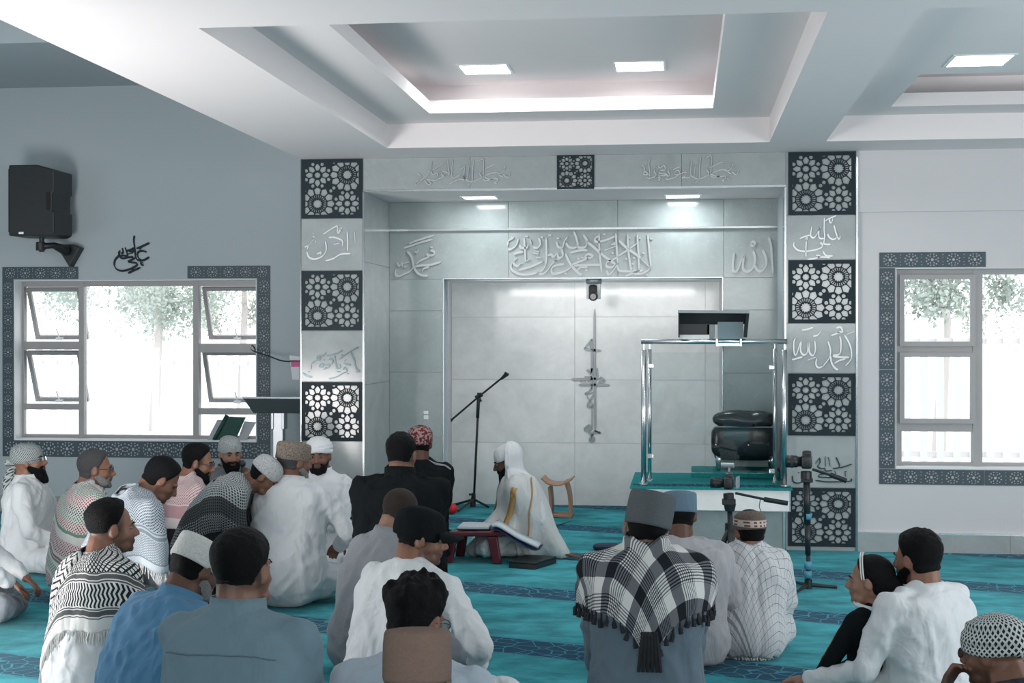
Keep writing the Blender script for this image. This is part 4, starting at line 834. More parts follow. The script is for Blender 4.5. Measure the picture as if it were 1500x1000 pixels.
obj('pan_handle', join([tube([lp(1190, 687), lp(1218, 696)], .009, 8), tube([lp(1216, 695), lp(1240, 704)], .016, 10)]), M_blk2, mo)
cp = lp(1182, 686); dslr('black camera on the monopod in front of the right pier', (B.x+cp[0], B.y+cp[1], cp[2]), math.radians(82), .95)
# ------------------------------------------------------------------ outside
M_grd = plain('pale_paving', (.75, .76, .76), .9, var=.1, scale=2)
struct(obj('ground_outside', box(-30, 25, 13.8, 45, -.2, -.05), M_grd))
M_leaf = [plain('leaf_hazed_a', (.40, .46, .42), .7, var=.3, scale=4), plain('leaf_hazed_b', (.46, .48, .44), .7, var=.3, scale=4)]  # greens washed out; outdoor haze is put into the leaf colours
def tree(px_, Yt, h, cr, seed, label, py_top=None):
    rng = np.random.default_rng(seed); x_ = at_Y(px_, 400, Yt).x
    t_ = thing('tree', label, 'tree', (x_, Yt, -.05)); 
    obj('trunk', tube([(0, 0, 0), (.1, 0, h*.4), (0, .1, h*.75)], [.10, .07, .03], 8), plain('bark', (.5, .46, .44), .9), t_)  # bark paled as well, haze put into its colour
    n = 11000; d = rng.normal(size=(n, 3)); d /= np.linalg.norm(d, axis=1)[:, None]; blobs = rng.normal(size=(26, 3))*np.array([cr*.55, cr*.4, 0])+np.stack([np.zeros(26), np.zeros(26), rng.uniform(1.75, h*.8, 26)], 1)
    c = blobs[rng.integers(0, 26, n)]+d*rng.uniform(.1, .42, (n, 1))*cr*.55
    s_ = rng.uniform(.028, .06, n); V = []; F = []
    u = rng.normal(size=(n, 3)); u /= np.linalg.norm(u, axis=1)[:, None]; w2_ = np.cross(u, d); w2_ /= np.linalg.norm(w2_, axis=1)[:, None]
    V = np.stack([c-u*s_[:, None], c+w2_*s_[:, None]*.5, c+u*s_[:, None], c-w2_*s_[:, None]*.5], 1).reshape(-1, 3)
    F = [(4*i, 4*i+1, 4*i+2, 4*i+3) for i in range(n)]
    o = obj('foliage', (V, F), M_leaf[seed % 2], t_); o['kind'] = 'stuff'
tree(225, 24, 4.6, 2.6, 2, 'broad tree outside the left window, behind its middle pane')
tree(352, 30, 5.6, 1.8, 3, 'smaller tree outside the left window, behind its right sashes')
tree(1375, 20, 4.6, 1.6, 4, 'leafy tree outside the right window, behind its upper sash')
tree(1540, 25, 6.2, 2.6, 5, 'large tree outside the right window at the photo edge')
M_fence = plain('white_fence', (.72, .70, .70), .6)
def fence(x0, x1, Yf, h, label, dx):
    f_ = thing('fence', label, 'fence', (x0, Yf, -.05)); n = int((x1-x0)/dx)
    pm_ = None
    for i in range(n):
        if pm_ is None: o = obj('pale', hexa([(0, 0, 0), (dx*.45, 0, 0), (dx*.45, .03, 0), (0, .03, 0)], [(0, 0, h), (dx*.45, 0, h), (dx*.45, .03, h), (0, .03, h)]), M_fence, f_); pm_ = o
        else: o = pm_.copy(); COL.objects.link(o)
        o.location.x = i*dx
    for z_q in (h*.2, h*.85): obj('rail', box(0, x1-x0, .03, .06, z_q, z_q+.06), M_fence, f_)
fence(at_Y(1300, 500, 15.5).x, at_Y(1620, 500, 15.5).x, 15.5, 1.85, 'white paling fence outside the right window', .17)
fence(at_Y(10, 500, 18).x, at_Y(400, 500, 18).x, 18, 1.5, 'white paling fence outside the left window', .2)
# ================================================================== people
def vnoise(P, seed=0):
    P = np.asarray(P, float)+seed*17.31; I = np.floor(P).astype(np.int64); Fr = P-I; Fr = Fr*Fr*(3-2*Fr)
    def h(i, j, k):
        n = (i*374761393+j*668265263+k*2147483647+seed*1013) & 0xffffffff; n = ((n ^ (n >> 13))*1274126177) & 0xffffffff; n = n ^ (n >> 16); return (n & 0xffff)/65535.0
    o = 0
    for a in (0, 1):
        for b in (0, 1):
            for c in (0, 1):
                wgt = (Fr[:, 0] if a else 1-Fr[:, 0])*(Fr[:, 1] if b else 1-Fr[:, 1])*(Fr[:, 2] if c else 1-Fr[:, 2])
                o = o+wgt*h(I[:, 0]+a, I[:, 1]+b, I[:, 2]+c)
    return o*2-1
def sstep(a, b, x): t_ = np.clip((x-a)/(b-a), 0, 1); return t_*t_*(3-2*t_)
def rotX(a): c, s = math.cos(a), math.sin(a); return np.array([[1, 0, 0], [0, c, -s], [0, s, c]])
def rotY(a): c, s = math.cos(a), math.sin(a); return np.array([[c, 0, s], [0, 1, 0], [-s, 0, c]])
def rotZ(a): c, s = math.cos(a), math.sin(a); return np.array([[c, -s, 0], [s, c, 0], [0, 0, 1]])
R_ = math.radians
def remesh(prims, voxel, smooth_it=6, fac=.5):
    V, F = join(prims); me = bpy.data.meshes.new('tmp'); me.from_pydata([tuple(v) for v in V], [], F); me.update()
    o = bpy.data.objects.new('tmp', me); COL.objects.link(o)
    m = o.modifiers.new('r', 'REMESH'); m.mode = 'VOXEL'; m.voxel_size = voxel
    if smooth_it: s = o.modifiers.new('s', 'SMOOTH'); s.factor = fac; s.iterations = smooth_it
    dg = bpy.context.evaluated_depsgraph_get(); dg.update()
    out = bpy.data.meshes.new_from_object(o.evaluated_get(dg)); bpy.data.objects.remove(o); bpy.data.meshes.remove(me)
    return out
def getV(me): a = np.empty(len(me.vertices)*3); me.vertices.foreach_get('co', a); return a.reshape(-1, 3)
def setV(me, V): me.vertices.foreach_set('co', V.ravel()); me.update()
def getN(me): a = np.empty(len(me.vertices)*3); me.vertices.foreach_get('normal', a); return a.reshape(-1, 3)
def smooth_on(me): me.polygons.foreach_set('use_smooth', [True]*len(me.polygons))
def attach(name, me, mat, parent):
    me.name = name; me.materials.clear(); me.materials.append(mat); smooth_on(me)
    o = bpy.data.objects.new(name, me); COL.objects.link(o); o.parent = parent; return o
def setcol(me, C):
    at = me.color_attributes.new('tone', 'FLOAT_COLOR', 'POINT'); at.data.foreach_set('color', np.hstack([C, np.ones((len(C), 1))]).ravel())
t = NT('skin', .5, 0, .4); ca = t.n('ShaderNodeVertexColor'); ca.layer_name = 'tone'; v = t.coords()
t.color(t.mix(t.math('MULTIPLY', t.noise(v, 45, 3), .18), ca.outputs[0], (.1, .04, .025))); t.b.inputs['Subsurface Weight'].default_value = .06; t.b.inputs['Subsurface Radius'].default_value = (.01, .004, .002)
t.bump(t.noise(v, 220, 2), .08, .002); M_skin = t.m
def hairmat(name, c, sc_=160):
    t = NT(name, .55, 0, .35); v = t.coords(); n_ = t.noise(v, sc_, 4, .7, .3)
    t.color(t.mix(n_, tuple(x*.5 for x in c), tuple(x*1.5 for x in c))); t.b.inputs['Specular IOR Level'].default_value = .12; t.bump(n_, 1.0, .008); return t.m
M_hair = hairmat('black_hair', (.0045, .0048, .0055)); M_hairB = hairmat('dark_brown_hair', (.008, .006, .005)); M_hairG = hairmat('greying_hair', (.075, .075, .08)); M_beardG = hairmat('grey_beard', (.22, .22, .22))
M_eye = plain('eye_white', (.19, .175, .165), .4); M_iris = plain('eye_dark', (.012, .007, .005), .15)
M_frameK = plain('spectacle_frame', (.02, .02, .025), .3, .3)
M_lens = glass_thin('spectacle_lens', (.9, .95, .97), .06)
def cloth(name, c, rough=.85, weave=260, wb=.2, sheen=.1, stripe=None):
    if name in MATS: return MATS[name]
    t = NT(name, rough, 0, .12); v = t.coords(); n1 = t.noise(v, 5, 4, .6); n2 = t.noise(v, weave, 2, .5)
    cc = t.mix(n1, tuple(x*.93 for x in c), tuple(min(1, x*1.05) for x in c)); cc = t.mix(t.math('MULTIPLY', n2, .22), cc, tuple(x*.7 for x in c))
    t.color(cc); t.b.inputs['Sheen Weight'].default_value = sheen
    mp = t.n('ShaderNodeMapping'); t.l(v, mp.inputs[0]); mp.inputs['Scale'].default_value = (1, 1, .38); mp.inputs['Rotation'].default_value = (.15, .35, 0); w1_ = t.noise(mp.outputs[0], 10, 2, .5, .8); w2_ = t.noise(v, 7, 2, .5, 1.2)
    rg = lambda q_: t.math('SUBTRACT', 1.0, t.math('ABSOLUTE', t.math('MULTIPLY_ADD', q_, 4.0, -2.0)))
    f = t.math('ADD', t.math('ADD', t.math('MULTIPLY', rg(w1_), 1.0), t.math('MULTIPLY', rg(w2_), .7)), t.math('MULTIPLY', n2, .06)); t.bump(f, wb*1.25, .018)
    MATS[name] = t.m; return t.m
# ---- head primitives in head space (origin head centre, +Y face, +Z up)
CR = [((0, -.018, .030), (.0745, .095, .086)), ((0, .028, -.020), (.063, .064, .088)), ((0, .034, -.072), (.051, .053, .041)), ((0, -.022, -.03), (.066, .075, .06))]
def head_prims():
    P = [ellip(c, r, n=28, m=18) for c, r in CR]
    P += [ellip((0, .074, -.092), (.021, .018, .017)), ellip((0, .078, .020), (.05, .014, .011))]
    for s in (-1, 1):
        P += [ellip((s*.040, .054, -.028), (.021, .021, .020)), ellip((s*.078, -.006, -.006), (.009, .018, .031), rotZ(R_(-22*s))@rotX(R_(-10))), ellip((s*.073, .004, -.012), (.012, .012, .018)), ellip((s*.0105, .098, -.034), (.009, .010, .008)), ellip((s*.040, .045, -.078), (.018, .028, .026))]
    P += [capsule((0, .086, .010), (0, .108, -.028), .0085, .0115), ellip((0, .087, -.055), (.024, .010, .006)), ellip((0, .086, -.064), (.021, .010, .007))]
    return P
def head_r(D, infl=0.0, els=None):   # far hit of rays from the head centre
    best = np.full(len(D), .03)
    for c, r in (els or CR):
        c = np.array(c); r = np.array(r)+infl; oc = -c/r; d = D/r
        A = (d*d).sum(1); B = (d*oc).sum(1); Cc = oc@oc-1; disc = B*B-A*Cc
        tt_ = np.where(disc > 0, (-B+np.sqrt(np.maximum(disc, 0)))/A, 0); best = np.maximum(best, tt_)
    return best
def sphere_dirs(n=72, m=48):
    th = np.arange(n)*2*np.pi/n; ph = np.linspace(-np.pi/2, np.pi/2, m+1); out = []
    for p in ph: out.append(np.stack([max(math.cos(p), 1e-4)*np.sin(th), max(math.cos(p), 1e-4)*np.cos(th), np.full(n, math.sin(p))], 1))
    V, F = rings(out); return V, F
def hair_mesh(style, seed):
    D, F = sphere_dirs(); r = head_r(D); p = D*r[:, None]; x, y, z = p.T
    T = style.get('top', .022)*.8; S = style.get('side', .006)*.75
    side_line = style.get('sideline', -.028)
    back = style.get('nape', -.062)+.006
    low = np.where(y > .0, side_line+ (y-.0)*1.9, side_line+(back-side_line)*(1-sstep(-.05, 0.0, y)))
    low = np.maximum(low, np.where(y > .045, .062+(.0 if not style.get('bald') else .03), -1))
    ear = np.exp(-(((y+.006)/.024)**2+((z+.012)/.034)**2))*(np.abs(x) > .05)
    m = (z-low)/.034
    wgt = sstep(0, 1, m)*(1-ear*.95)
    top = sstep(.01, .075, z)
    th_ = S+(T-S)*top
    if style.get('fade'): th_ = th_*sstep(-.03, .04, z)+.0015
    nz = vnoise(p*style.get('nf', 60), seed)*.5+vnoise(p*120, seed+1)*.5
    th_ = th_*(1+style.get('rough', .22)*nz)
    if style.get('spike'): th_ += np.maximum(0, vnoise(p*np.array([55, 55, 25]), seed+2))*style['spike']*top
    if style.get('quiff'): th_ += style['quiff']*sstep(.02, .07, y)*top
    rr = np.where(wgt > .02, r+th_*wgt, r-.006)
    rr = r-.006*(1-sstep(0, .1, wgt))+th_*wgt
    V = D*rr[:, None]
    if style.get('long'):   # hair falling behind
        k = sstep(.02, -.10, V[:, 2])*sstep(.02, -.04, V[:, 1]); 
    return V, F
def beard_mesh(L, seed, thick=None, full=True):
    thick = thick or min(.0015+L*.16, .009)
    els = CR+[((0, .074, -.092), (.021, .018, .017)), ((.040, .045, -.078), (.018, .028, .026)), ((-.040, .045, -.078), (.018, .028, .026))]
    D, F = sphere_dirs(64, 48); r = head_r(D, 0, els); p = D*r[:, None]; x, y, z = p.T
    line = -.052+np.clip((.062-y)*.62, 0, .05)      # upper edge, rising to the sideburn
    line = np.where(y > .075, -.048, line)
    m = sstep(0, .008, line-z)*sstep(-.012, .006, y)
    mouth = np.exp(-((x/.023)**2+((z+.060)/.008)**2))*(y > .06)
    must = np.exp(-((x/.027)**2+((z+.047)/.0055)**2))*(y > .06)
    m = np.clip(m*(1-mouth*1.1)+must, 0, 1)
    nz = vnoise(p*85, seed)
    dn = sstep(-.07, -.10, z)*sstep(0, .04, y)
    rr = r-.006*(1-sstep(0, .15, m))+m*thick*(1+.3*nz)
    V = D*rr[:, None]; w_ = (m*dn)
    V[:, 2] -= w_*L*(1+.12*nz)*(1-.9*np.abs(x)/.08); V[:, 1] += w_*L*.18; V[:, 0] *= 1-w_*.25*min(1, L/.06)
    return V, F
def hand_prims(W, dirv, palm_n, side, curl=.6, k=1.0):
    d = np.array(dirv, float); d /= np.linalg.norm(d); n = np.array(palm_n, float); n -= d*(n@d); n /= np.linalg.norm(n); s = np.cross(d, n)*side
    W = np.array(W, float); M = np.stack([s, n, d], 1)   # columns: toward thumb side, palm normal, fingers
    P = [ellip(W+d*.045*k, (.040*k, .014*k, .050*k), M, 14, 8), capsule(W-d*.02*k, W+d*.02*k, .024*k, .026*k)]
    for i, (o_, L) in enumerate(((.030, .070), (.010, .078), (-.010, .073), (-.029, .058))):
        a = W+d*.082*k+s*o_*k; c1 = curl*.5; dd = d*math.cos(c1)+n*math.sin(c1); b = a+dd*L*.5*k; d2 = d*math.cos(curl*1.5)+n*math.sin(curl*1.5); c = b+d2*L*.3*k; d3 = d*math.cos(curl*2.2)+n*math.sin(curl*2.2); e = c+d3*L*.22*k
        P += [capsule(a-d*.02*k, b, .0095*k, .0085*k, 8), capsule(b, c, .0085*k, .0078*k, 8), capsule(c, e, .0078*k, .0066*k, 8)]
    a = W+d*.02*k+s*.028*k; b = a+(d*.6+s*.7+n*.3)*.04*k; c = b+(d*.85+s*.2+n*.4)*.032*k
    P += [capsule(a, b, .013*k, .011*k, 8), capsule(b, c, .0105*k, .008*k, 8)]
    return P
def elbow_ik(Sh, Wr, a, b, pole):
    v = Wr-Sh; L = np.linalg.norm(v)
    if L > (a+b)*.999: Wr = Sh+v/L*(a+b)*.999; v = Wr-Sh; L = np.linalg.norm(v)
    x_ = (a*a-b*b+L*L)/(2*L); h_ = math.sqrt(max(a*a-x_*x_, 0)); u = v/L; p = pole-u*(pole@u); p /= np.linalg.norm(p)+1e-9
    return Sh+u*x_+p*h_, Wr
def fold(V, N, amp, seed, spine_c):
    # drapery relief: long ridges running down and diagonally across the cloth
    a = vnoise(V*np.array([13, 13, 5.5])+vnoise(V*4, seed)[:, None]*1.1, seed+3); b = vnoise((V@rotY(.7))*np.array([18, 16, 5.5]), seed+4); c = vnoise((V@rotY(-.75))*np.array([22, 18, 6.5]), seed+5)
    rd = lambda q_: (1-np.abs(q_)*2.2).clip(-.6, 1)
    return (rd(a)*.5+rd(b)*.3+rd(c)*.3-.25)*amp
PEOPLE = {}
def person(px, py, s, yaw, label, H=None, hyaw=0, hpitch=0, hroll=0, lean=.1, hunch=1.0, S=1.0, broad=1.0, fat=1.0, skin=(.20, .10, .065), hair=None, hairmat_=None, beard=None, beardmat=None, hat=0.0,
           top=None, topmat=None, legmat=None, legs='cross', armL=None, armR=None, seed=1, voxel=.0065, gvox=.0115, fade=None, shirt_fat=1.0, kneesplit=.34, collar=None, glasses=None, eyes=True, foldamp=.017, hands=True, neckd=.128, fadeK=.85, stub=.6, sleeve=1.0, skirt=True, z0=None, shift=(0, 0), feet=None, headS=1.0, long_hair=False, collar_h=.035):
    t_ = FPX/s; wt = at_t(px, py, t_); Ht = wt.z
    # spine
    def build(S, z0):
        Lp = .525*S; pts = [np.array([0, 0, z0+.09*S])]; angs = []
        for i in range(12):
            u = (i+.5)/12; a = lean*(.35+1.3*u*hunch); angs.append(a); pts.append(pts[-1]+np.array([0, math.sin(a), math.cos(a)])*Lp/12)
        return pts, angs
    def headpos(pts, angs):
        a = angs[-1]; d = np.array([0, math.sin(a*1.05), math.cos(a*1.05)]); N = pts[-1]; return N, N+d*neckd*S*headS+np.array([0, .026, .0])*S
    Rh = rotZ(R_(hyaw))@rotX(R_(-hpitch))@rotY(R_(hroll))
    def tophat(Hc): return Hc+Rh@np.array([0, -.015, .115+hat])*S*headS
    pts, angs = build(S, 0.0); N, Hc = headpos(pts, angs); T0 = tophat(Hc)[2]
    if z0 is None: z0 = min(max(Ht-T0, 0), .25)
    pts, angs = build(S, z0); N, Hc = headpos(pts, angs); tp_ = tophat(Hc)
    dz_ = Ht-tp_[2]
    if abs(dz_) > .02: print('PERSON', label[:30], 'want', round(Ht, 2), 'have', round(float(tp_[2]), 2), 'z0', round(z0, 2))
    if dz_ < -.015:   # crop torso height to fit: sink slightly by scaling spine
        k = (Ht-(tp_[2]-pts[-1][2])-pts[0][2])/(pts[-1][2]-pts[0][2]); pts = [np.array([p[0], p[1], pts[0][2]+(p[2]-pts[0][2])*k]) for p in pts]; N, Hc = headpos(pts, angs); tp_ = tophat(Hc)
    Rb = rotZ(R_(yaw)); off = Rb@(tp_*np.array([1, 1, 0]))
    root = thing('person', label, 'person', (wt.x-off[0]+shift[0], wt.y-off[1]+shift[1], 0), R_(yaw))
    c_at = lambda u: np.array([np.interp(np.clip(u, 0, 1)*12, range(13), [p[i] for p in pts]) for i in range(3)])
    def ax(u): i = int(min(max(u, 0)*12, 11)); d = pts[i+1]-pts[i]; return d/np.linalg.norm(d)
    # torso loft
    def torso(k, kx=1.0):
        R = []
        prof = [(-.14, .165, .135), (-.04, .19, .15), (.10, .185, .148), (.28, .172, .135), (.45, .175, .13), (.62, .188, .132), (.76, .192, .125), (.86, .180, .112), (.93, .155, .100), (.985, .100, .082), (1.05, .066, .066)]
        a = np.arange(28)*2*np.pi/28
        for u, rx, ry in prof:
            d = ax(u); c = c_at(u)+(d*(u-1)*.5*S if u > 1 else (d*u*.5*S if u < 0 else 0)); f = np.cross((1, 0, 0), d); f = -f if f[1] < 0 else f
            bel = fat if .0 < u < .6 else (1+(fat-1)*.4)
            sx = np.sign(np.cos(a))*np.abs(np.cos(a))**.85; sy = np.sign(np.sin(a))*np.abs(np.sin(a))**.85
            rxx = rx*S*broad*k*kx*(1+(bel-1)*.6); ryy = ry*S*k*bel
            R.append(c+np.outer(rxx*sx, (1, 0, 0))+np.outer(ryy*sy, f))
        R[0][:, 2] = np.maximum(R[0][:, 2], .012); return rings(R)
    sh = {}
    for sd in (-1, 1): sh[sd] = c_at(.90)+np.array([sd*.178*S*broad, .0, .0])+np.array([0, .012, -.012])*S
    default = lambda sd: dict(w=(sd*.12, .34, .17), pole=(sd*.8, -.35, -.6))
    arms = {-1: armL or default(-1), 1: armR or default(1)}; AJ = {}
    for sd, A in arms.items():
        W = np.array(A['w'])*S if not A.get('abs') else np.array(A['w']); E, W = elbow_ik(sh[sd], W, .29*S, .255*S, np.array(A['pole'], float)); AJ[sd] = (sh[sd], E, W)
    # legs
    LG = []
    if legs == 'cross':
        for sd in (-1, 1): LG.append((np.array([sd*.10, .03, .10+z0*.7/S])*S, np.array([sd*kneesplit, .30, .105+z0*.3])*S, np.array([-sd*.10, .34+.05*sd, .055+z0*.2])*S))
    elif legs == 'kneel':
        for sd in (-1, 1): LG.append((np.array([sd*.10, .02, .13+z0/S])*S, np.array([sd*.17, .42, .09])*S, np.array([sd*.13, -.06, .06])*S))
    elif legs == 'side':
        for sd in (-1, 1): LG.append((np.array([sd*.10, .02, .10+z0*.7/S])*S, np.array([.30+.10*sd, .28, .10])*S, np.array([.18, -.05-.1*sd, .06])*S))
    elif legs == 'up':
        for sd in (-1, 1): LG.append((np.array([sd*.10, .02, .10])*S, np.array([sd*.22, .38, .40 if sd == 1 else .10])*S, np.array([sd*.16, .52, .07])*S))
    P = head_prims(); P = [((v_@Rh.T)*S*headS+Hc, f_) for v_, f_ in P]
    nb = Hc+Rh@np.array([0, -.025, -.055])*S*headS
    P.append(capsule(Hc+Rh@np.array([0, -.048, -.035])*S*headS, N+np.array([0, -.02, .0])*S, .052*S, .060*S)); P.append(capsule(N-ax(1)*.05*S, nb, .068*S*(.5+.5*broad), .063*S)); P.append(capsule(c_at(.25), c_at(.93), .085*S, .085*S, 14)); P.append(capsule(sh[-1], sh[1], .045*S, .045*S)); P.append(capsule(c_at(.9), N, .09*S, .055*S))
    hk = S*1.02
    for sd, (a, b, c) in AJ.items():
        P += [capsule(a, b, .046*S, .036*S), capsule(b, c, .036*S, .027*S)]
        if hands:
            A = arms[sd]; hd_ = np.array(A.get('hd', (c-b)/np.linalg.norm(c-b)), float); P += hand_prims(c, hd_, A.get('pn', (-sd*.2, -.2, -1)), A.get('ts', -sd), A.get('curl', .6), hk)
    if feet:
        for (a, b) in feet: P += [capsule(np.array(a)*S, np.array(b)*S, .034*S, .026*S), capsule(np.array(b)*S, np.array(b)*S+np.array([.0, .0, .01]), .032*S, .02*S)]
    me = remesh(P, voxel, 3, .5); V = getV(me); Lh = (V-Hc)@Rh/(S*headS)
    for sd in (-1, 1):
        g = np.exp(-(((Lh[:, 0]-sd*.031)/.015)**2+((Lh[:, 2]-.003)/.011)**2))*(Lh[:, 1] > .05); Lh[:, 1] -= g*.010
        g = np.exp(-(((Lh[:, 0]-sd*.083)/.010)**2+((Lh[:, 2]+.004)/.016)**2+((Lh[:, 1]+.004)/.010)**2)); Lh[:, 0] -= sd*g*.005
    hm = np.abs(Lh).max(1) < .16; V[hm] = (Lh[hm]*(S*headS))@Rh.T+Hc; setV(me, V)
    Cc = np.tile(np.array(skin), (len(V), 1)); nn = vnoise(V*30, seed)[:, None]*.08; Cc = Cc*(1+nn)
    lip = np.exp(-((Lh[:, 0]/.024)**2+((Lh[:, 2]+.060)/.009)**2))*(Lh[:, 1] > .08)*hm; Cc = Cc*(1-lip[:, None]*.5)+lip[:, None]*.5*np.array((.22, .07, .06))
    if fade:
        fz = sstep(fade[0], fade[1], Lh[:, 2])*sstep(.055, .02, Lh[:, 1])*hm*(np.hypot(Lh[:, 0]/.08, (Lh[:, 1]+.018)/.1) > .6)
        ear = (np.abs(Lh[:, 0]) > .0765); fz = fz*(1-ear*.9); Cc = Cc*(1-fz[:, None]*fadeK)+fz[:, None]*fadeK*np.array((.012, .012, .014))
    if beard is not None:
        st_ = sstep(-.03, -.055, Lh[:, 2])*(Lh[:, 1] > -.01)*hm*stub; Cc = Cc*(1-st_[:, None])+st_[:, None]*np.array((.02, .016, .015))
    setcol(me, Cc); body = attach('body', me, M_skin, root)
    T2w = lambda Vh: (Vh@Rh.T)*S*headS+Hc
    if eyes:
        for sd in (-1, 1):
            e = obj('eye', tuple((lambda vf: (T2w(vf[0]), vf[1]))(ellip((sd*.031, .0712, .004), (.0125, .0125, .0092), n=14, m=10))), M_eye, root, True)
            obj('iris', (lambda vf: (T2w(vf[0]), vf[1]))(ellip((sd*.031, .0815, .004), (.0060, .0030, .0060), n=12, m=6)), M_iris, e, True)
            pr_ = tube([(sd*.014, .0905, .020), (sd*.030, .0875, .0255), (sd*.048, .075, .0205)], [.0035, .0042, .002], 6); obj('eyebrow', (T2w(pr_[0]), pr_[1]), hairmat_ or M_hair, root, True)
    if hair is not None: 
        hv, hf = hair_mesh(hair, seed); obj('hair', (T2w(hv), hf), hairmat_ or M_hair, root, True)
    if beard is not None and beard >= .005: 
        hv, hf = beard_mesh(beard, seed); obj('beard', (T2w(hv), hf), beardmat or M_hair, root, True)
    if glasses:
        g = []
        for sd in (-1, 1):
            a = np.arange(17)*2*np.pi/16; g.append(tube([(sd*.032+.021*math.cos(q_), .098, .002+.016*math.sin(q_)) for q_ in a], .0015, 5)); g.append(tube([(sd*.053, .097, .006), (sd*.080, .03, .006), (sd*.083, -.012, .0)], .0015, 5))
        g.append(tube([(-.011, .099, .004), (0, .101, .007), (.011, .099, .004)], .0015, 5)); gv, gf = join(g); go = obj('glasses', (T2w(gv), gf), M_frameK, root)
        for sd in (-1, 1):
            lv = lathe([(.001, 0), (.020, 0), (.020, .001), (.001, .001)], n=16); q_ = lv[0]; q_ = np.stack([q_[:, 0]+sd*.032, q_[:, 2]+.098, q_[:, 1]*.78+.002], 1); obj('lens', (T2w(q_), lv[1]), M_lens, go)
    # garment
    G = [torso(1.10*shirt_fat)]
    for sd, (a, b, c) in AJ.items():
        w0 = sleeve
        G += [ellip(a+np.array([-sd*.012, 0, -.012])*S, np.array((.074, .074, .074))*S*(.7+.3*broad)*shirt_fat), capsule(a, b, .068*S*w0*(.6+.4*broad), .056*S*w0, 14)]
        G += [capsule(b, b+(c-b)*.97, .055*S*w0, .040*S*(.5+.5*w0), 14)]
        G.append(capsule(c_at(1.0)+np.array([sd*.035, .0, -.004])*S, a+np.array([0, 0, .000])*S, .052*S, .056*S, 12))
    Lg = []
    for h_, k_, a_ in LG:
        Lg += [capsule(h_, k_, .098*S, .075*S, 16), capsule(k_, a_, .072*S, .052*S, 14)]
    if legs == 'cross': Lg.append(ellip((0, .17*S, .075*S), (.25*S, .22*S, .075*S)))
    if legs in ('kneel', 'side'): Lg.append(ellip((0, .12*S, .10*S), (.22*S, .26*S, .10*S)))
    Lg.append(ellip((0, -.01, .10*S+z0*.5), (.215*S*broad, .165*S, .115*S+z0*.5)))
    sep = legmat is not None and legmat is not topmat
    def finish(G, name, mat, sd_):
        V, F = join(G); 
        me = remesh(G, gvox, 9, .55); V = getV(me); N_ = getN(me)
        lowm = sstep(.0, .06, V[:, 2]); V = V+N_*(fold(V, N_, foldamp, sd_, None)*(.35+.65*lowm))[:, None]; V[:, 2] = np.maximum(V[:, 2], .004)
        setV(me, V); o = attach(name, me, mat, root); sb = o.modifiers.new('s', 'SMOOTH'); sb.factor = .5; sb.iterations = 1; return o
    if sep: gm = finish(G, top or 'shirt', topmat, seed); lg = finish(Lg, 'trousers', legmat, seed+9)
    else: gm = finish(G+Lg, top or 'thobe', topmat, seed); lg = None
    if collar:
        a = np.arange(32)*2*np.pi/32; R2 = []; d = ax(1); cN = N+d*.0*S; f = np.cross((1, 0, 0), d); f = -f if f[1] < 0 else f
        nd = (nb-N); nd = nd/np.linalg.norm(nd)
        for hgt, rr in ((-.035, .100), (-.012, .092), (collar_h*.5, .084), (collar_h+.012, .080), (collar_h+.010, .075), (-.02, .076)):
            R2.append(cN+nd*hgt*S+np.outer(rr*S*np.cos(a)*(.7+.3*broad), (1, 0, 0))+np.outer((rr+.004)*S*np.sin(a), f))
        V_, F_ = rings(R2, cap=False); obj('collar', (V_, F_), collar, root, True)
    PEOPLE[label] = root
    return dict(root=root, body=body, gm=gm, lg=lg, Hc=Hc, Rh=Rh, S=S*headS, N=N, c_at=c_at, ax=ax, T2w=T2w, AJ=AJ, sh=sh, broad=broad, nb=nb, bS=S, seed=seed)
# ---- hats
def loft_hat(p, name, mat, prof, tilt=0, c=(0, -.018), ex=.0, smooth=True, squash=1.0, rot=0, sub=False):
    a = np.arange(40)*2*np.pi/40; R = []
    for r, z in prof:
        q = np.stack([r*.0795*np.cos(a)+0, r*.1005*np.sin(a)+c[1], np.full(40, z)], 1); q = (q-np.array([0, c[1], .04]))@rotX(R_(tilt)).T+np.array([0, c[1], .04]); R.append(p['T2w'](q))
    return obj(name, rings(R), mat, p['root'], smooth)
def knit(name, c, sc_=90, amt=.5):
    if name in MATS: return MATS[name]
    t = NT(name, .9, 0, .2); v = t.coords(); vo = t.n('ShaderNodeTexVoronoi'); t.l(v, vo.inputs['Vector']); vo.inputs['Scale'].default_value = sc_
    t.color(t.mix(t.math('MULTIPLY', vo.outputs['Distance'], amt*1.6), c, tuple(x*.35 for x in c))); t.bump(vo.outputs['Distance'], .6, .004); MATS[name] = t.m; return t.m
def felt(name, c, c2):
    t = NT(name, .95, 0, .1); v = t.coords(); n_ = t.noise(v, 170, 4, .8); mp = t.n('ShaderNodeMapping'); t.l(v, mp.inputs[0]); mp.inputs['Scale'].default_value = (1, 1, 6); n2 = t.noise(mp.outputs[0], 60, 3, .7)
    t.color(t.mix(t.math('ADD', t.math('MULTIPLY', n_, .6), t.math('MULTIPLY', n2, .4)), c, c2)); t.bump(n_, .5, .003); return t.m
SKULL = [(1.02, .018), (1.05, .03), (1.05, .05), (1.0, .075), (.88, .100), (.66, .117), (.36, .126), (.02, .129)]
KUFI = [(1.03, .012), (1.06, .02), (1.055, .06), (1.045, .095), (1.02, .106), (.94, .112), (.55, .119), (.02, .121)]
FEZ = [(1.05, .010), (1.08, .018), (1.085, .05), (1.08, .10), (1.05, .125), (1.0, .133), (.7, .137), (.02, .138)]
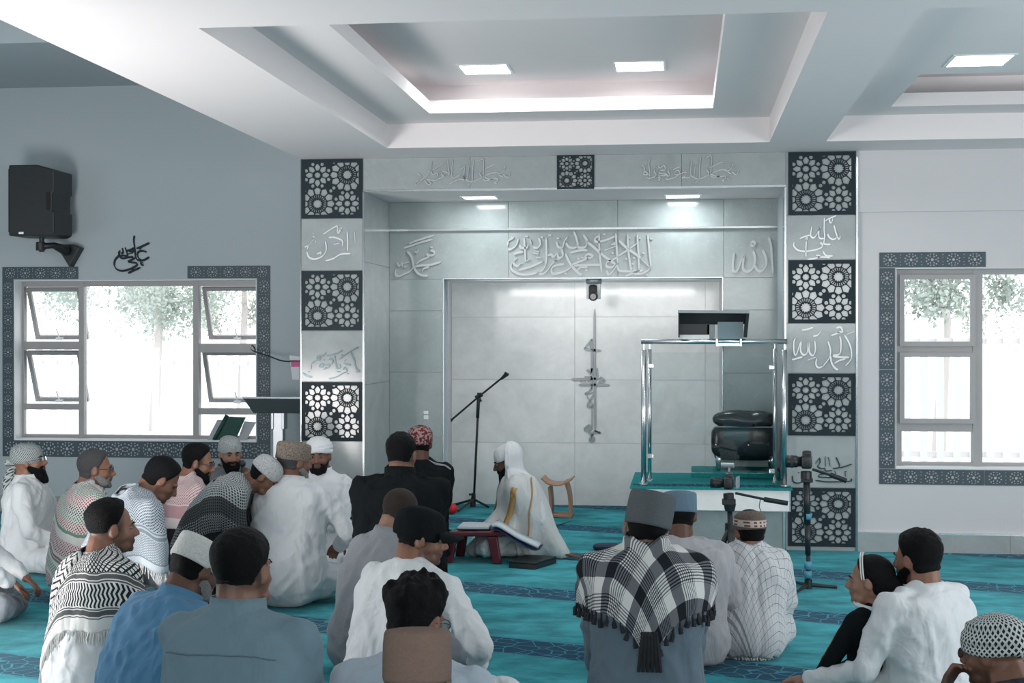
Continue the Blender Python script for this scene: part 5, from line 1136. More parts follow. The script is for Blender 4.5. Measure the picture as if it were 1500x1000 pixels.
# ---- draped cloth (raycast over the dressed figure)
def drape(p, name, mat, hem, phi0=18, O=None, n=96, m=44, off=.012, inc_head=False, nobody=False, smooth_it=10, ripple=.012, th0=-180, th1=180, uv='polar', rot=0, seed=0, fringe=None, fringe_len=.045, keep=None, close=.55, tassel=None, thick=.004, neck=None, uvk=1.0):
    bvs = []
    dg = bpy.context.evaluated_depsgraph_get()
    for o in [p['gm'], p['lg'], None if nobody else p['body']]+[c for c in p['root'].children if inc_head and c.name.split('.')[0] in ('hair', 'cap', 'skull_cap')]:
        if o is None: continue
        me = o.data; V = [tuple(v.co) for v in me.vertices]; bvs.append(BVHTree.FromPolygons(V, [tuple(q.vertices) for q in me.polygons]))
    if O is None: O = p['c_at'](.62)+np.array([0, .0, 0])
    O = np.array(O); full = (th1-th0) >= 359; K = n if full else n+1
    Rg = np.zeros((m+1, K)); TH = np.radians(np.linspace(th0, th1, n+1)[:K]); PH = np.zeros((m+1, K))
    up = np.array([0, 0, 1.0])
    for k in range(K):
        h_ = hem(math.degrees(TH[k])); p0 = phi0(math.degrees(TH[k])) if callable(phi0) else phi0
        for j in range(m+1): PH[j, k] = R_(p0+(h_-p0)*j/m)
    for j in range(m+1):
        for k in range(K):
            d = np.array([-math.sin(TH[k])*math.sin(PH[j, k]), -math.cos(TH[k])*math.sin(PH[j, k]), math.cos(PH[j, k])])  # th=0 is the back
            o_ = Vector(O+d*1.4); dv = Vector(-d); best = 0.0
            for bi, b in enumerate(bvs):
                if (not inc_head) and not nobody and bi == len(bvs)-1 and PH[j, k] < 1.2:
                    continue
                hit = b.ray_cast(o_, dv, 1.4)
                if hit[0] is not None: best = max(best, 1.4-hit[3])
            Rg[j, k] = best
    for _ in range(6):   # fill misses
        if (Rg <= .02).any():
            A = np.where(Rg > .02, Rg, 0); Wt = (Rg > .02)*1.0; acc = np.zeros_like(Rg); wc = np.zeros_like(Rg)
            for dj, dk in ((1, 0), (-1, 0), (0, 1), (0, -1)): acc += np.roll(A, (dj, dk), (0, 1)); wc += np.roll(Wt, (dj, dk), (0, 1))
            Rg = np.where(Rg > .02, Rg, np.where(wc > 0, acc/np.maximum(wc, 1), Rg))
    def blur(A):
        up_ = np.vstack([A[:1], A[:-1]]); dn_ = np.vstack([A[1:], A[-1:]]); 
        if full: l_, r_ = np.roll(A, 1, 1), np.roll(A, -1, 1)
        else: l_, r_ = np.hstack([A[:, :1], A[:, :-1]]), np.hstack([A[:, 1:], A[:, -1:]])
        return (A*2+up_+dn_+l_+r_)/6
    R0 = Rg.copy(); A = Rg.copy()
    for _ in range(smooth_it): A = blur(A); A = np.maximum(A, R0*close+A*(1-close))
    A = np.maximum(A, R0*.995); A = blur(A); A += off
    jj = np.linspace(0, 1, m+1)[:, None]
    if ripple:
        q = np.stack([np.broadcast_to(TH*3.2, A.shape).ravel(), np.broadcast_to(jj*1.5, A.shape).ravel(), np.zeros(A.size)], 1)
        rp = vnoise(q*np.array([1.6, 1, 1]), seed+2).reshape(A.shape); rp2 = vnoise(q*np.array([4, 1.6, 1]), seed+5).reshape(A.shape)
        A += ripple*(rp*.7+(1-np.abs(rp2)*2)*.35)*(.25+.75*jj)
    P3 = np.zeros((m+1, K, 3))
    for j in range(m+1):
        P3[j, :, 0] = O[0]-np.sin(TH)*np.sin(PH[j])*A[j]; P3[j, :, 1] = O[1]-np.cos(TH)*np.sin(PH[j])*A[j]; P3[j, :, 2] = O[2]+np.cos(PH[j])*A[j]
    P3[:, :, 2] = np.maximum(P3[:, :, 2], .008)
    if neck:
        c_ = P3[0].mean(0); d_ = P3[0]-c_; P3 = np.vstack([(c_+d_*.80+np.array([0, .01, neck]))[None], (c_+d_*.93+np.array([0, .005, neck*.75]))[None], P3]); m += 2; A = np.vstack([A[:1], A[:1], A])
    seg = np.linalg.norm(np.diff(P3, axis=0), axis=2); s_ = np.vstack([np.zeros((1, K)), np.cumsum(seg, 0)])+.07
    V = P3.reshape(-1, 3); F = []; Kf = K if full else K-1
    for j in range(m):
        for k in range(Kf):
            a, b, c, d = j*K+k, j*K+(k+1) % K, (j+1)*K+(k+1) % K, (j+1)*K+k
            if keep and not keep(math.degrees(TH[k]), j/m, (V[a]+V[c])/2): continue
            F.append((a, b, c, d))
    me = bpy.data.meshes.new(name); me.from_pydata([tuple(v) for v in V], [], F); me.update()
    if uv == 'polar': U_ = s_*np.sin(TH)[None, :]; W_ = -s_*np.cos(TH)[None, :]
    elif uv == 'band': U_ = np.broadcast_to(TH*.30, s_.shape); W_ = s_-s_[-1:, :]       # v = distance from hem (negative inside)
    else: U_, W_ = V[:, 0].reshape(A.shape), V[:, 2].reshape(A.shape)
    c_, sn = math.cos(R_(rot)), math.sin(R_(rot)); UU = (U_*c_-W_*sn)*uvk; VV = (U_*sn+W_*c_)*uvk
    ul = me.uv_layers.new(name='weave'); flat = np.stack([UU.ravel(), VV.ravel()], 1); idx = np.empty(len(me.loops), np.int32); me.loops.foreach_get('vertex_index', idx); ul.data.foreach_set('uv', flat[idx].ravel())
    o = attach(name, me, mat, p['root']); so = o.modifiers.new('th', 'SOLIDIFY'); so.thickness = thick; so.offset = 0
    if fringe:
        pr = []; rng = np.random.default_rng(seed+4); step = max(1, int(tassel or 1))
        js = m
        for k in range(0, Kf):
            for q_ in range(fringe_n := 3 if not tassel else 1):
                if tassel and k % step: continue
                a = V[js*K+k]; b = V[js*K+(k+1) % K]; f_ = q_/3; c = a*(1-f_)+b*f_
                if keep and not keep(math.degrees(TH[k]), 1.0, c): continue
                L = fringe_len*(.7+.5*rng.random()); e = c+np.array([rng.normal()*.006, rng.normal()*.006, -L]); e[2] = max(e[2], .006)
                mid = (c+e)/2+rng.normal(size=3)*.003
                if tassel: pr.append(tube([c+np.array([0, 0, .004]), c-np.array([0, 0, L*.3]), mid, e], [.0035, .004, .009, .010], 6)); 
                else: pr.append(tube([c+np.array([0, 0, .004]), mid, e], [.0022, .0026, .0016], 4))
        if pr: fo = obj('fringe', join(pr), fringe, o, False); fo['kind'] = 'stuff'
    return o
# ---- scarf weaves (UV in metres)
def weave_base(name, rough=.92):
    t = NT(name, rough, 0, .15); uvn = t.n('ShaderNodeUVMap'); uvn.uv_map = 'weave'; u, v_, _ = t.xyz(uvn.outputs[0])
    n2 = t.noise(t.coords(), 300, 2, .5); n3 = t.noise(t.coords(), 18, 4, .6, .8); t.bump(t.math('ADD', t.math('MULTIPLY', n3, 1.6), t.math('MULTIPLY', n2, .25)), .25, .012); return t, u, v_
def fr(t, a, k, o=0.0): return t.math('FRACT', t.math('ADD', t.math('MULTIPLY', a, k), 1000.0+o))
def line(t, a, k, w_, o=0.0): return t.math('LESS_THAN', fr(t, a, k, o), w_)
def band(t, a, lo, hi): return t.math('MULTIPLY', t.math('GREATER_THAN', a, lo), t.math('LESS_THAN', a, hi))
def net(t, u, v_, k, w_=.5):   # diagonal mesh
    a = t.math('ADD', u, v_); b = t.math('SUBTRACT', u, v_)
    return t.math('MAXIMUM', line(t, a, k, w_), line(t, b, k, w_))
def houndd(t, u, v_, k): # small check
    return t.math('MULTIPLY', line(t, u, k, .6), line(t, v_, k, .6))
def zig(t, u, v_, ku, kv, w_=.5):
    z_ = t.math('MULTIPLY', t.math('ABSOLUTE', t.math('SUBTRACT', fr(t, v_, kv), .5)), 1.0/ku*1.0)
    return line(t, t.math('ADD', u, z_), ku, w_)
def keff_bw():
    t, u, v_ = weave_base('keffiyeh_black_white'); W = (.62, .63, .62); K = (.018, .022, .026)
    n1 = net(t, u, v_, 30, .34)
    z1 = zig(t, u, v_, 42, 22, .52)
    c = t.mix(t.math('MULTIPLY', band(t, v_, -10, -.255), n1), W, K)
    c = t.mix(t.math('MULTIPLY', band(t, v_, -.205, -.105), z1), c, K)
    for a, b in ((-.255, -.248), (-.243, -.222), (-.217, -.21), (-.10, -.094), (-.09, -.068), (-.062, -.057)): c = t.mix(t.math('MULTIPLY', band(t, v_, a, b), .88), c, K)
    c = t.mix(band(t, u, .44, .46), c, K); c = t.mix(band(t, u, .475, .50), c, K); t.color(c); return t.m
def keff_blue():
    t, u, v_ = weave_base('keffiyeh_blue_grey'); W = (.47, .52, .56); K = (.045, .07, .11)
    c = t.mix(t.math('MULTIPLY', band(t, v_, -10, -.22), houndd(t, t.math('ADD', u, v_), t.math('SUBTRACT', u, v_), 62)), W, K)
    c = t.mix(t.math('MULTIPLY', band(t, v_, -.17, -.05), t.math('MULTIPLY', net(t, u, v_, 75, .4), .55)), c, K)
    for a, b in ((-.215, -.205), (-.195, -.175), (-.05, -.042)): c = t.mix(t.math('MULTIPLY', band(t, v_, a, b), .6), c, K)
    t.color(c); return t.m
def keff_col():
    t, u, v_ = weave_base('keffiyeh_green_red'); W = (.60, .60, .58); Rr = (.30, .03, .055); G = (.03, .17, .11); K = (.02, .025, .03)
    hd_ = houndd(t, t.math('ADD', u, v_), t.math('SUBTRACT', u, v_), 46)
    c = W; period = (( -.55, -.50, G, 1), (-.50, -.44, Rr, 1), (-.44, -.42, G, 0), (-.37, -.28, Rr, 1), (-.26, -.245, Rr, 0), (-.24, -.225, G, 0), (-.20, -.13, G, 1), (-.10, -.03, Rr, 1), (-.60, -.55, K, 1), (-.68, -.60, Rr, 1), (-.78, -.68, G, 1), (-.95, -.78, K, 1))
    for a, b, col, h_ in period:
        f = band(t, v_, a, b); f = t.math('MULTIPLY', f, hd_ if h_ else .8); c = t.mix(f, c, col)
    c = t.mix(t.math('MULTIPLY', band(t, u, .30, .36), .85), c, G); c = t.mix(t.math('MULTIPLY', band(t, u, .40, .43), .7), c, K); t.color(c); return t.m
def keff_pink():
    t, u, v_ = weave_base('keffiyeh_red_white'); W = (.62, .58, .58); Rr = (.33, .06, .09)
    c = t.mix(t.math('MULTIPLY', band(t, v_, -10, -.16), houndd(t, t.math('ADD', u, v_), t.math('SUBTRACT', u, v_), 55)), W, Rr); c = t.mix(t.math('MULTIPLY', band(t, v_, -.15, -.07), .55), c, Rr); t.color(c); return t.m
def keff_dark():
    t, u, v_ = weave_base('keffiyeh_dark'); W = (.42, .45, .46); K = (.02, .024, .028)
    c = t.mix(houndd(t, u, v_, 58), W, K); c = t.mix(t.math('MULTIPLY', band(t, v_, -.22, -.12), .85), c, K); c = t.mix(t.math('MULTIPLY', band(t, v_, -.12, 1), t.math('MULTIPLY', net(t, u, v_, 60, .5), .8)), c, K); t.color(c); return t.m
def scarf_check():
    t, u, v_ = weave_base('scarf_big_check'); W = (.60, .61, .60); K = (.012, .015, .02)
    def stripes(a): 
        big = band(t, fr(t, a, 5.2), .0, .30); fine = t.math('MULTIPLY', band(t, fr(t, a, 5.2), .60, .97), line(t, a, 88, .45)); return big, fine
    bu, fu = stripes(u); bv, fv = stripes(v_); a = t.math('MULTIPLY', t.math('ADD', t.math('MAXIMUM', bu, fu), t.math('MAXIMUM', bv, fv)), .5)
    r = t.n('ShaderNodeValToRGB'); t.l(a, r.inputs[0]); r.color_ramp.interpolation = 'CONSTANT'; r.color_ramp.elements[0].color = (*W, 1); e = r.color_ramp.elements[1]; e.position = .75; e.color = (*K, 1); e2 = r.color_ramp.elements.new(.3); e2.color = (.13, .14, .155, 1)
    t.color(r.outputs[0]); return t.m
def shawl_grid():
    t, u, v_ = weave_base('shawl_window_check'); W = (.56, .58, .60); K = (.04, .05, .06)
    g = t.math('MAXIMUM', line(t, u, 22, .055), line(t, v_, 22, .055)); c = t.mix(t.math('MULTIPLY', g, .85), W, K)
    f2 = line(t, t.math('ADD', u, v_), 300, .5)
    for a in (u, v_):
        for lo, hi in ((.40, .425), (.455, .475), (.51, .52)): c = t.mix(t.math('MULTIPLY', band(t, a, lo, hi), .7), c, (.16, .18, .20))
    t.color(c); return t.m
def keff_head():
    t, u, v_ = weave_base('keffiyeh_head'); W = (.52, .56, .56); K = (.018, .022, .026)
    t.color(t.mix(t.math('MULTIPLY', houndd(t, u, v_, 68), 1), W, K)); return t.m
def ghutra():
    t, u, v_ = weave_base('white_ghutra'); t.color(t.mix(t.math('MULTIPLY', line(t, v_, 110, .3), .25), (.66, .69, .71), (.42, .46, .5))); return t.m
def pat(name, W, K, k=68, mode='hound', rough=.9, c=(0, 0, 0)):
    t = NT(name, rough, 0, .15); x, y, z = t.xyz(t.coords()); sx_, sy_, sz_ = t.math('SUBTRACT', x, float(c[0])), t.math('SUBTRACT', y, float(c[1])), t.math('SUBTRACT', z, float(c[2])-.02)
    a = t.math('MULTIPLY', t.math('ARCTAN2', sy_, sx_), .1); hz_ = t.math('SQRT', t.math('ADD', t.math('MULTIPLY', sx_, sx_), t.math('MULTIPLY', sy_, sy_))); b = t.math('MULTIPLY', t.math('ARCTAN2', hz_, sz_), .1)
    a, b = t.math('ADD', a, b), t.math('SUBTRACT', a, b)
    if mode == 'hound': m = houndd(t, a, b, k)
    else: m = t.math('GREATER_THAN', t.noise(t.coords(), k, 2, .5), .5)
    t.color(t.mix(m, W, K)); t.bump(t.noise(t.coords(), 26, 4, .6, .8), .5, .02); return t.m
C_white = cloth('white_cotton', (.60, .635, .66)); C_white2 = cloth('white_thobe', (.64, .67, .69)); C_offw = cloth('offwhite_silk', (.58, .60, .60), .6)
C_grey = cloth('grey_cotton', (.26, .275, .30)); C_greyL = cloth('light_grey_cotton', (.42, .44, .48)); C_black = cloth('black_wool', (.0065, .009, .0105), .95, sheen=.0); C_blue = cloth('blue_shirt', (.075, .20, .34)); C_bluegrey = cloth('grey_blue_shirt', (.15, .23, .275))
C_slate = cloth('slate_thobe', (.115, .16, .20)); C_trgrey = cloth('grey_trousers', (.16, .18, .20)); C_teal = cloth('teal_trousers', (.045, .10, .13)); C_robe = cloth('grey_robe', (.15, .16, .17)); C_taupe = cloth('pale_taupe_thobe', (.38, .385, .41)); C_dark = cloth('dark_cloth', (.02, .022, .026)); C_denim = cloth('pale_shirt', (.40, .47, .54))
F_white = plain('white_fringe', (.6, .6, .58), .9); F_black = plain('black_fringe', (.012, .014, .018), .9)
SK1, SK2, SK3, SK4 = (.235, .115, .075), (.17, .082, .053), (.10, .045, .028), (.30, .165, .115)
lap = lambda sd, x=.12, y=.33, z=.18: dict(w=(sd*x, y, z), pole=(sd*.9, -.35, -.5))
def surf(p, parts=('gm',)):
    bv = []
    for k in parts:
        o = p[k]
        if o: bv.append(BVHTree.FromPolygons([tuple(v.co) for v in o.data.vertices], [tuple(q.vertices) for q in o.data.polygons]))
    return bv
def strip_on(p, name, mat, pts, w_, off=.006, parts=('gm',), parent=None, on=None, sm=1):
    bv = surf(p, parts)
    if on: bv = [BVHTree.FromPolygons([tuple(v.co) for v in on.data.vertices], [tuple(q.vertices) for q in on.data.polygons])]
    pts = crom(pts, 5); C_, N_ = [], []
    for q in pts:
        best = None
        for b in bv:
            h = b.find_nearest(Vector(q))
            if h[0] is not None and (best is None or h[3] < best[3]): best = h
        C_.append(np.array(best[0])); N_.append(np.array(best[1]))
    for _ in range(sm-1): C_ = [C_[0]]+[C_[i-1]*.25+C_[i]*.5+C_[i+1]*.25 for i in range(1, len(C_)-1)]+[C_[-1]]
    C2 = [C_[max(i-1, 0)]*.25+C_[i]*.5+C_[min(i+1, len(C_)-1)]*.25 for i in range(len(C_))]; R = []
    for i, c in enumerate(C2):
        d = C2[min(i+1, len(C2)-1)]-C2[max(i-1, 0)]; d /= np.linalg.norm(d)+1e-9; n = N_[i]*(1 if (N_[i]@(c-p['c_at'](.5))) > 0 else -1); s = np.cross(d, n); s /= np.linalg.norm(s)+1e-9
        R.append(np.array([c+s*w_/2+n*(off-.004), c+s*w_/2+n*off, c-s*w_/2+n*off, c-s*w_/2+n*(off-.004)]))
    return obj(name, rings(R), mat, parent or p['root'], True)
# 1 ---- far left, head wrapped, looking up to the right
p = person(36, 652, 214, -82, 'man in white thobe and patterned head wrap at the far left, bearded, looking up', hyaw=0, hpitch=-10, lean=-.02, skin=SK1, beard=.045, hat=.012, topmat=C_white2, seed=1, glasses=True, broad=1.05, fat=1.15, collar=C_white2, armR=dict(w=(.18, .30, .2), pole=(.9, -.5, -.4)))
M_wrap = pat('grey_check_wrap', (.36, .40, .40), (.05, .06, .065), 66, c=p['Hc'])
loft_hat(p, 'head_wrap', M_wrap, [(1.06, -.005), (1.10, .02), (1.12, .05), (1.05, .085), (.85, .112), (.5, .128), (.02, .133)], tilt=-12)
q = p['T2w']; R2 = remesh([(q(v_), f_) for v_, f_ in (capsule((0, -.09, .03), (.0, -.135, -.03), .035, .03), capsule((0, -.13, -.03), (.01, -.17, -.11), .032, .04), capsule((0.01, -.165, -.10), (.03, -.20, -.22), .038, .022), capsule((.0, -.10, .0), (.03, -.14, .02), .03, .028))], .008, 4)
attach('wrap_tail', R2, M_wrap, p['root'])
# 2 ---- cut by the left edge
p = person(-48, 672, 262, -62, 'man cut off by the left photo edge, only his grey trousered knee and forearm showing', lean=.15, skin=SK2, hair=dict(), topmat=C_white, legmat=C_trgrey, seed=2, armR=dict(w=(.22, .34, .25), pole=(.8, -.3, -.5)), armL=dict(w=(-.02, .42, .24), pole=(-.8, -.3, -.5)), kneesplit=.32)
# 3 ---- glasses, green and red keffiyeh
p = person(139, 660, 236, -58, 'grey-bearded man with spectacles in a green, red and white keffiyeh', hyaw=-14, hpitch=2, lean=.12, skin=SK1, hair=dict(top=.016, side=.010, nape=-.075), hairmat_=M_hairG, beard=.006, beardmat=M_beardG, topmat=C_white, glasses=True, seed=3, broad=1.08, fat=1.1)
drape(p, 'keffiyeh', keff_col(), lambda th: 152-26*math.exp(-((abs(th)-180)/50)**2), 20, uv='band', neck=.03, rot=12, seed=3, ripple=.014, smooth_it=12)
# 4 ---- black and white keffiyeh
p = person(160, 720, 332, -38, 'young man with a faded haircut in a black and white keffiyeh with white fringe', hyaw=-22, hpitch=0, lean=.14, skin=SK1, hair=dict(top=.024, side=.004, fade=True, sideline=-.005, nape=-.03, quiff=.006), fade=(-.065, .01), beard=.004, topmat=C_white2, seed=4, z0=.02)
drape(p, 'keffiyeh', keff_bw(), lambda th: 118+26*math.exp(-((th-60)/50)**2)+6*math.sin(math.radians(th)), 20, uv='band', neck=.02, rot=0, seed=4, ripple=.012, fringe=F_white, fringe_len=.055, smooth_it=12)
# 5 ---- blue keffiyeh, bowed
p = person(252, 676, 262, -52, 'dark-haired man bowing forward under a blue-grey keffiyeh', hyaw=-12, hpitch=36, lean=.42, skin=SK2, hair=dict(top=.02, side=.012, nape=-.075), topmat=C_greyL, legmat=C_teal, seed=5, eyes=False)
drape(p, 'keffiyeh', keff_blue(), lambda th: 128+8*math.cos(math.radians(th)), 20, uv='band', neck=.025, seed=5, fringe=F_white, fringe_len=.05, ripple=.012, smooth_it=12)
# 6 ---- pink keffiyeh
p = person(293, 652, 222, -60, 'bearded man with spectacles in a red and white keffiyeh, looking down', hyaw=-22, hpitch=12, lean=.15, skin=SK1, hair=dict(top=.022, side=.006, sideline=-.02), fade=(-.06, .0), beard=.022, topmat=C_dark, glasses=True, seed=6, kneesplit=.26)
drape(p, 'keffiyeh', keff_pink(), lambda th: 112, 20, uv='band', neck=.025, seed=6, ripple=.010)
# 7 ---- knitted cap, microphone
p = person(337, 640, 202, -152, 'bearded man in grey robe and pale knitted skullcap holding a microphone', hyaw=6, hpitch=6, lean=.08, skin=SK4, beard=.05, hat=.006, topmat=C_robe, collar=C_robe, seed=7, broad=1.08, kneesplit=.26, armR=dict(w=(-.03, .20, .55), pole=(.9, .1, -.8), hd=(-.5, .3, .8), pn=(-.3, -1, 0), curl=1.1), armL=dict(w=(-.22, .30, .18), pole=(-.9, -.3, -.5)), voxel=.0058)
loft_hat(p, 'skull_cap', knit('white_knit', (.42, .46, .47), 110), SKULL, tilt=-6)
m_ = p['AJ'][1][2]; mic = thing('microphone', 'black handheld microphone held by the man in grey robe', 'microphone', p['root'].matrix_basis@Vector(m_+np.array([-.03, .05, .07])), R_(-152))
obj('handle', tube([(0, 0, -.08), (0, -.0, .05)], [.010, .014], 10), M_black, mic, True); obj('grille', ellip((0, 0, .07), (.022, .022, .026)), plain('mic_grille', (.05, .055, .06), .4, .6), mic, True)
# 8 ---- white cap, dark keffiyeh, bowed to the right
p = person(403, 674, 246, -84, 'man in white skullcap bent low beneath a dark chequered keffiyeh', hyaw=0, hpitch=38, lean=.62, S=.93, skin=SK2, hair=dict(top=.006, side=.006), hat=.006, topmat=C_dark, seed=8, eyes=False, kneesplit=.22)
loft_hat(p, 'skull_cap', knit('white_cotton_knit', (.62, .64, .66), 120), SKULL, tilt=-4)
drape(p, 'keffiyeh', keff_dark(), lambda th: 128, 22, uv='band', seed=8, ripple=.012, nobody=True)
# 9 ---- white shirt, tan cap, seen from behind
p = person(431, 646, 243, -8, 'man in white thobe and tan pillbox cap seated with his back turned', hyaw=-38, hpitch=4, lean=.13, skin=SK2, hair=dict(top=.01, side=.009, nape=-.07), hairmat_=M_hairG, hat=.01, beard=.008, beardmat=M_beardG, topmat=C_white, collar=C_white, seed=9, broad=1.10, fat=1.08, legs='cross', kneesplit=.40, armR=dict(w=(.20, .32, .32), pole=(.9, -.2, -.6)), armL=dict(w=(-.14, .34, .3), pole=(-.9, -.4, -.4)))
loft_hat(p, 'pillbox_cap', knit('tan_cap', (.34, .28, .235), 130, .7), [(1.04, .012), (1.08, .02), (1.09, .06), (1.10, .092), (1.06, .108), (.95, .116), (.5, .124), (.02, .126)], tilt=-5)
q9 = at_Z(412, 884, 0); tag(obj('floor_cushion', cushion(q9.x-.20, q9.x+.16, 0, .06, q9.y+.02, q9.y+.34, 4), C_dark, smooth=True), 'flat black cushion on the carpet under the man in tan pillbox cap', 'cushion')
# 10 ---- white turban facing the camera, arms crossed
p = person(466, 640, 217, 182, 'man in white thobe and white turban facing the camera with folded arms', hyaw=4, hpitch=0, hroll=3, lean=.04, skin=SK2, beard=.012, hat=.014, topmat=C_white2, collar=C_white2, seed=10, broad=.98, collar_h=.045, armL=dict(w=(.07, .22, .41), pole=(-.9, .2, -.9), hd=(1, .0, .1), pn=(0, -1, 0)), armR=dict(w=(-.07, .25, .42), pole=(.9, .2, -.9), hd=(-1, -.1, .1), pn=(0, -1, 0)), voxel=.0058, hair=dict(top=.004, side=.004))
TR = []
for i, (z_, rr, tl) in enumerate(((.045, .096, 14), (.045, .096, -14), (.066, .090, 10), (.070, .090, -10), (.09, .076, 8), (.095, .074, -9), (.112, .05, 5))):
    a = np.arange(25)*2*np.pi/24; pts_ = [np.array([rr*.86*math.cos(q_), rr*1.07*math.sin(q_)-.016, z_])+np.array([0, 0, math.tan(R_(tl))*rr*math.cos(q_)*.6]) for q_ in a]; TR.append(tube(pts_, .015, 8))
TR.append(ellip((0, -.016, .075), (.078, .098, .062)))
q = p['T2w']; V_, F_ = join(TR); attach('turban', remesh([(q(V_), F_)], .0055, 1), C_white2, p['root'])
for z_ in (.50, .46, .42): 
    h_ = surf(p)[0].ray_cast(Vector((.0, .6, z_)), Vector((0, -1, 0)), 1)
    if h_[0]: obj('button', ellip(tuple(np.array(h_[0])+np.array([0, .002, 0])), (.006, .004, .006), n=8, m=6), M_black, p['root'])
# 12 ---- behind, patterned cap and black robe
p = person(597, 624, 208, 8, 'man in black robe and red patterned cap, mostly hidden behind the man in black sweater', hyaw=0, lean=.05, skin=SK3, hair=dict(), hat=.01, topmat=C_black, seed=12, kneesplit=.18, broad=1.0, eyes=False, shift=(.09, 0))
loft_hat(p, 'patterned_cap', pat('red_brocade', (.12, .02, .025), (.30, .22, .21), 60, 'noise'), [(1.06, .005), (1.12, .03), (1.14, .06), (1.08, .09), (.85, .115), (.5, .128), (.02, .132)], tilt=4)
for k_ in (0, 1): strip_on(p, 'shoulder_seam', C_greyL, [p['sh'][1]+np.array([-.12+k_*.02, -.06-k_*.012, .10]), p['sh'][1]+np.array([-.03, -.05-k_*.012, .07]), p['sh'][1]+np.array([.05, -.05-k_*.01, .02])], .004, .002)
# 11 ---- black sweater
p = person(588, 636, 262, 2, 'broad man in black sweater seated with his back turned before the niche', hyaw=-14, hpitch=4, lean=.12, skin=SK1, hair=dict(top=.020, side=.006, sideline=-.015, nape=-.05, rough=.4), fade=(-.075, -.01), topmat=C_black, collar=C_black, seed=11, legs='kneel', broad=1.22, fat=1.12, glasses=True, collar_h=.05)
# 13 ---- grey shirt, buzz cut
p = person(594, 718, 300, -38, 'man with shaved head in grey shirt, bowing, behind the man in black cap', hyaw=6, hpitch=24, lean=.26, skin=SK4, hair=dict(top=.004, side=.0012, fade=True, rough=.1), hairmat_=hairmat('cropped_hair', (.035, .027, .023)), fade=(-.06, -.01), fadeK=.5, topmat=C_grey, collar=C_grey, seed=13, broad=1.02, eyes=False)
# 14 ---- black cap, white thobe
p = person(619, 746, 345, -34, 'man in white thobe and black baseball cap, looking to the right', hyaw=-46, hpitch=8, lean=.20, skin=SK1, hair=dict(top=.003, side=.002, fade=True), fade=(-.05, .0), beard=.003, hat=.004, topmat=C_white2, seed=14, broad=1.12, fat=1.12, kneesplit=.36, armR=dict(w=(.26, .24, .22), pole=(.9, -.3, -.4)), shift=(0, 0), feet=[((.30, .10, .06), (.36, .22, .04))], voxel=.006)
loft_hat(p, 'cap', C_black, [(1.05, .0), (1.10, .02), (1.11, .05), (1.07, .08), (.95, .105), (.7, .122), (.35, .130), (.02, .132)], tilt=-6)
a = np.linspace(-1, 1, 17); rr = [np.stack([np.sin(a*1.25)*.080*(1+0*k), .055+np.cos(a*1.15)*.03+k*(.092*np.sqrt(np.maximum(0, 1-(a*.98)**2))), .038-.012*k-.012*a*a*4*k*.5], 1) for k in np.linspace(0, 1, 6)]
up_ = np.array(rr).reshape(-1, 3); n_ = 17; nr = 6
Vb = np.vstack([up_, up_-np.array([0, 0, .005])]); Fb = []
for i in range(nr-1):
    for j in range(n_-1): a_, b_, c_, d_ = i*n_+j, i*n_+j+1, (i+1)*n_+j+1, (i+1)*n_+j; Fb += [(a_, b_, c_, d_), (d_+nr*n_, c_+nr*n_, b_+nr*n_, a_+nr*n_)]
Fb += [((nr-1)*n_+j, (nr-1)*n_+j+1, (nr-1)*n_+j+1+nr*n_, (nr-1)*n_+j+nr*n_) for j in range(n_-1)]
obj('brim', (p['T2w'](Vb@rotX(0)+np.array([0, 0, .0])), Fb), C_black, p['root'], True)
# 15 ---- spiky hair, glasses
p = person(617, 853, 474, -6, 'man with tousled black hair and spectacles behind the brown fez', hyaw=-24, hpitch=16, lean=.22, skin=SK2, hair=dict(top=.028, side=.012, spike=.03, rough=.4, nf=40, nape=-.07), topmat=C_denim, collar=C_denim, glasses=True, seed=15, kneesplit=.24, broad=1.05, eyes=False)
# 16 ---- brown fez foreground
p = person(612, 926, 585, 0, 'man in brown felt fez at the bottom edge, only the cap and ears showing', hyaw=6, hpitch=10, lean=.15, skin=SK2, hair=dict(top=.006, side=.007), hat=.022, topmat=C_white, seed=16, eyes=False)
loft_hat(p, 'felt_fez', felt('brown_felt', (.14, .085, .065), (.30, .21, .18)), FEZ, tilt=2)
# 17 ---- imam
p = person(738, 651, 200, 100, 'imam in white cloak with gold bands and white headscarf, reading on the carpet', hyaw=-10, hpitch=18, lean=.16, skin=SK3, beard=.055, topmat=C_offw, seed=17, broad=1.15, fat=1.2, sleeve=1.3, voxel=.0058, hair=dict(top=.004, side=.004), kneesplit=.30, armL=dict(w=(-.20, -.22, .045), pole=(-.9, -.5, -.2), hd=(-.35, -.85, -.12), pn=(.1, .1, -1), curl=.15), armR=dict(w=(-.10, .22, .27), pole=(.9, -.2, -.6), hd=(-.6, .7, -.15), pn=(-.2, -.2, -1)), hat=.012)
loft_hat(p, 'skull_cap', C_white2, SKULL, tilt=-2)
ck = drape(p, 'cloak', C_offw, lambda th: 150 if abs(th) < 100 else 128, 24, th0=-165, th1=165, uv='polar', off=.016, ripple=.022, smooth_it=26, seed=27, close=.3)
th0_ = 10; drape(p, 'headscarf', ghutra(), lambda th: 152-22*math.cos(math.radians(th-th0_)) if abs(th-th0_) < 80 else 136, 0, O=p['Hc']-np.array([0, .0, .055]), inc_head=True, th0=th0_-94, th1=th0_+94, uv='polar', off=.010, smooth_it=16, ripple=.010, seed=17, n=84)
M_gold = plain('gold_braid', (.42, .24, .08), .45, .2, var=.3, scale=60)
c9 = p['c_at'](.9)
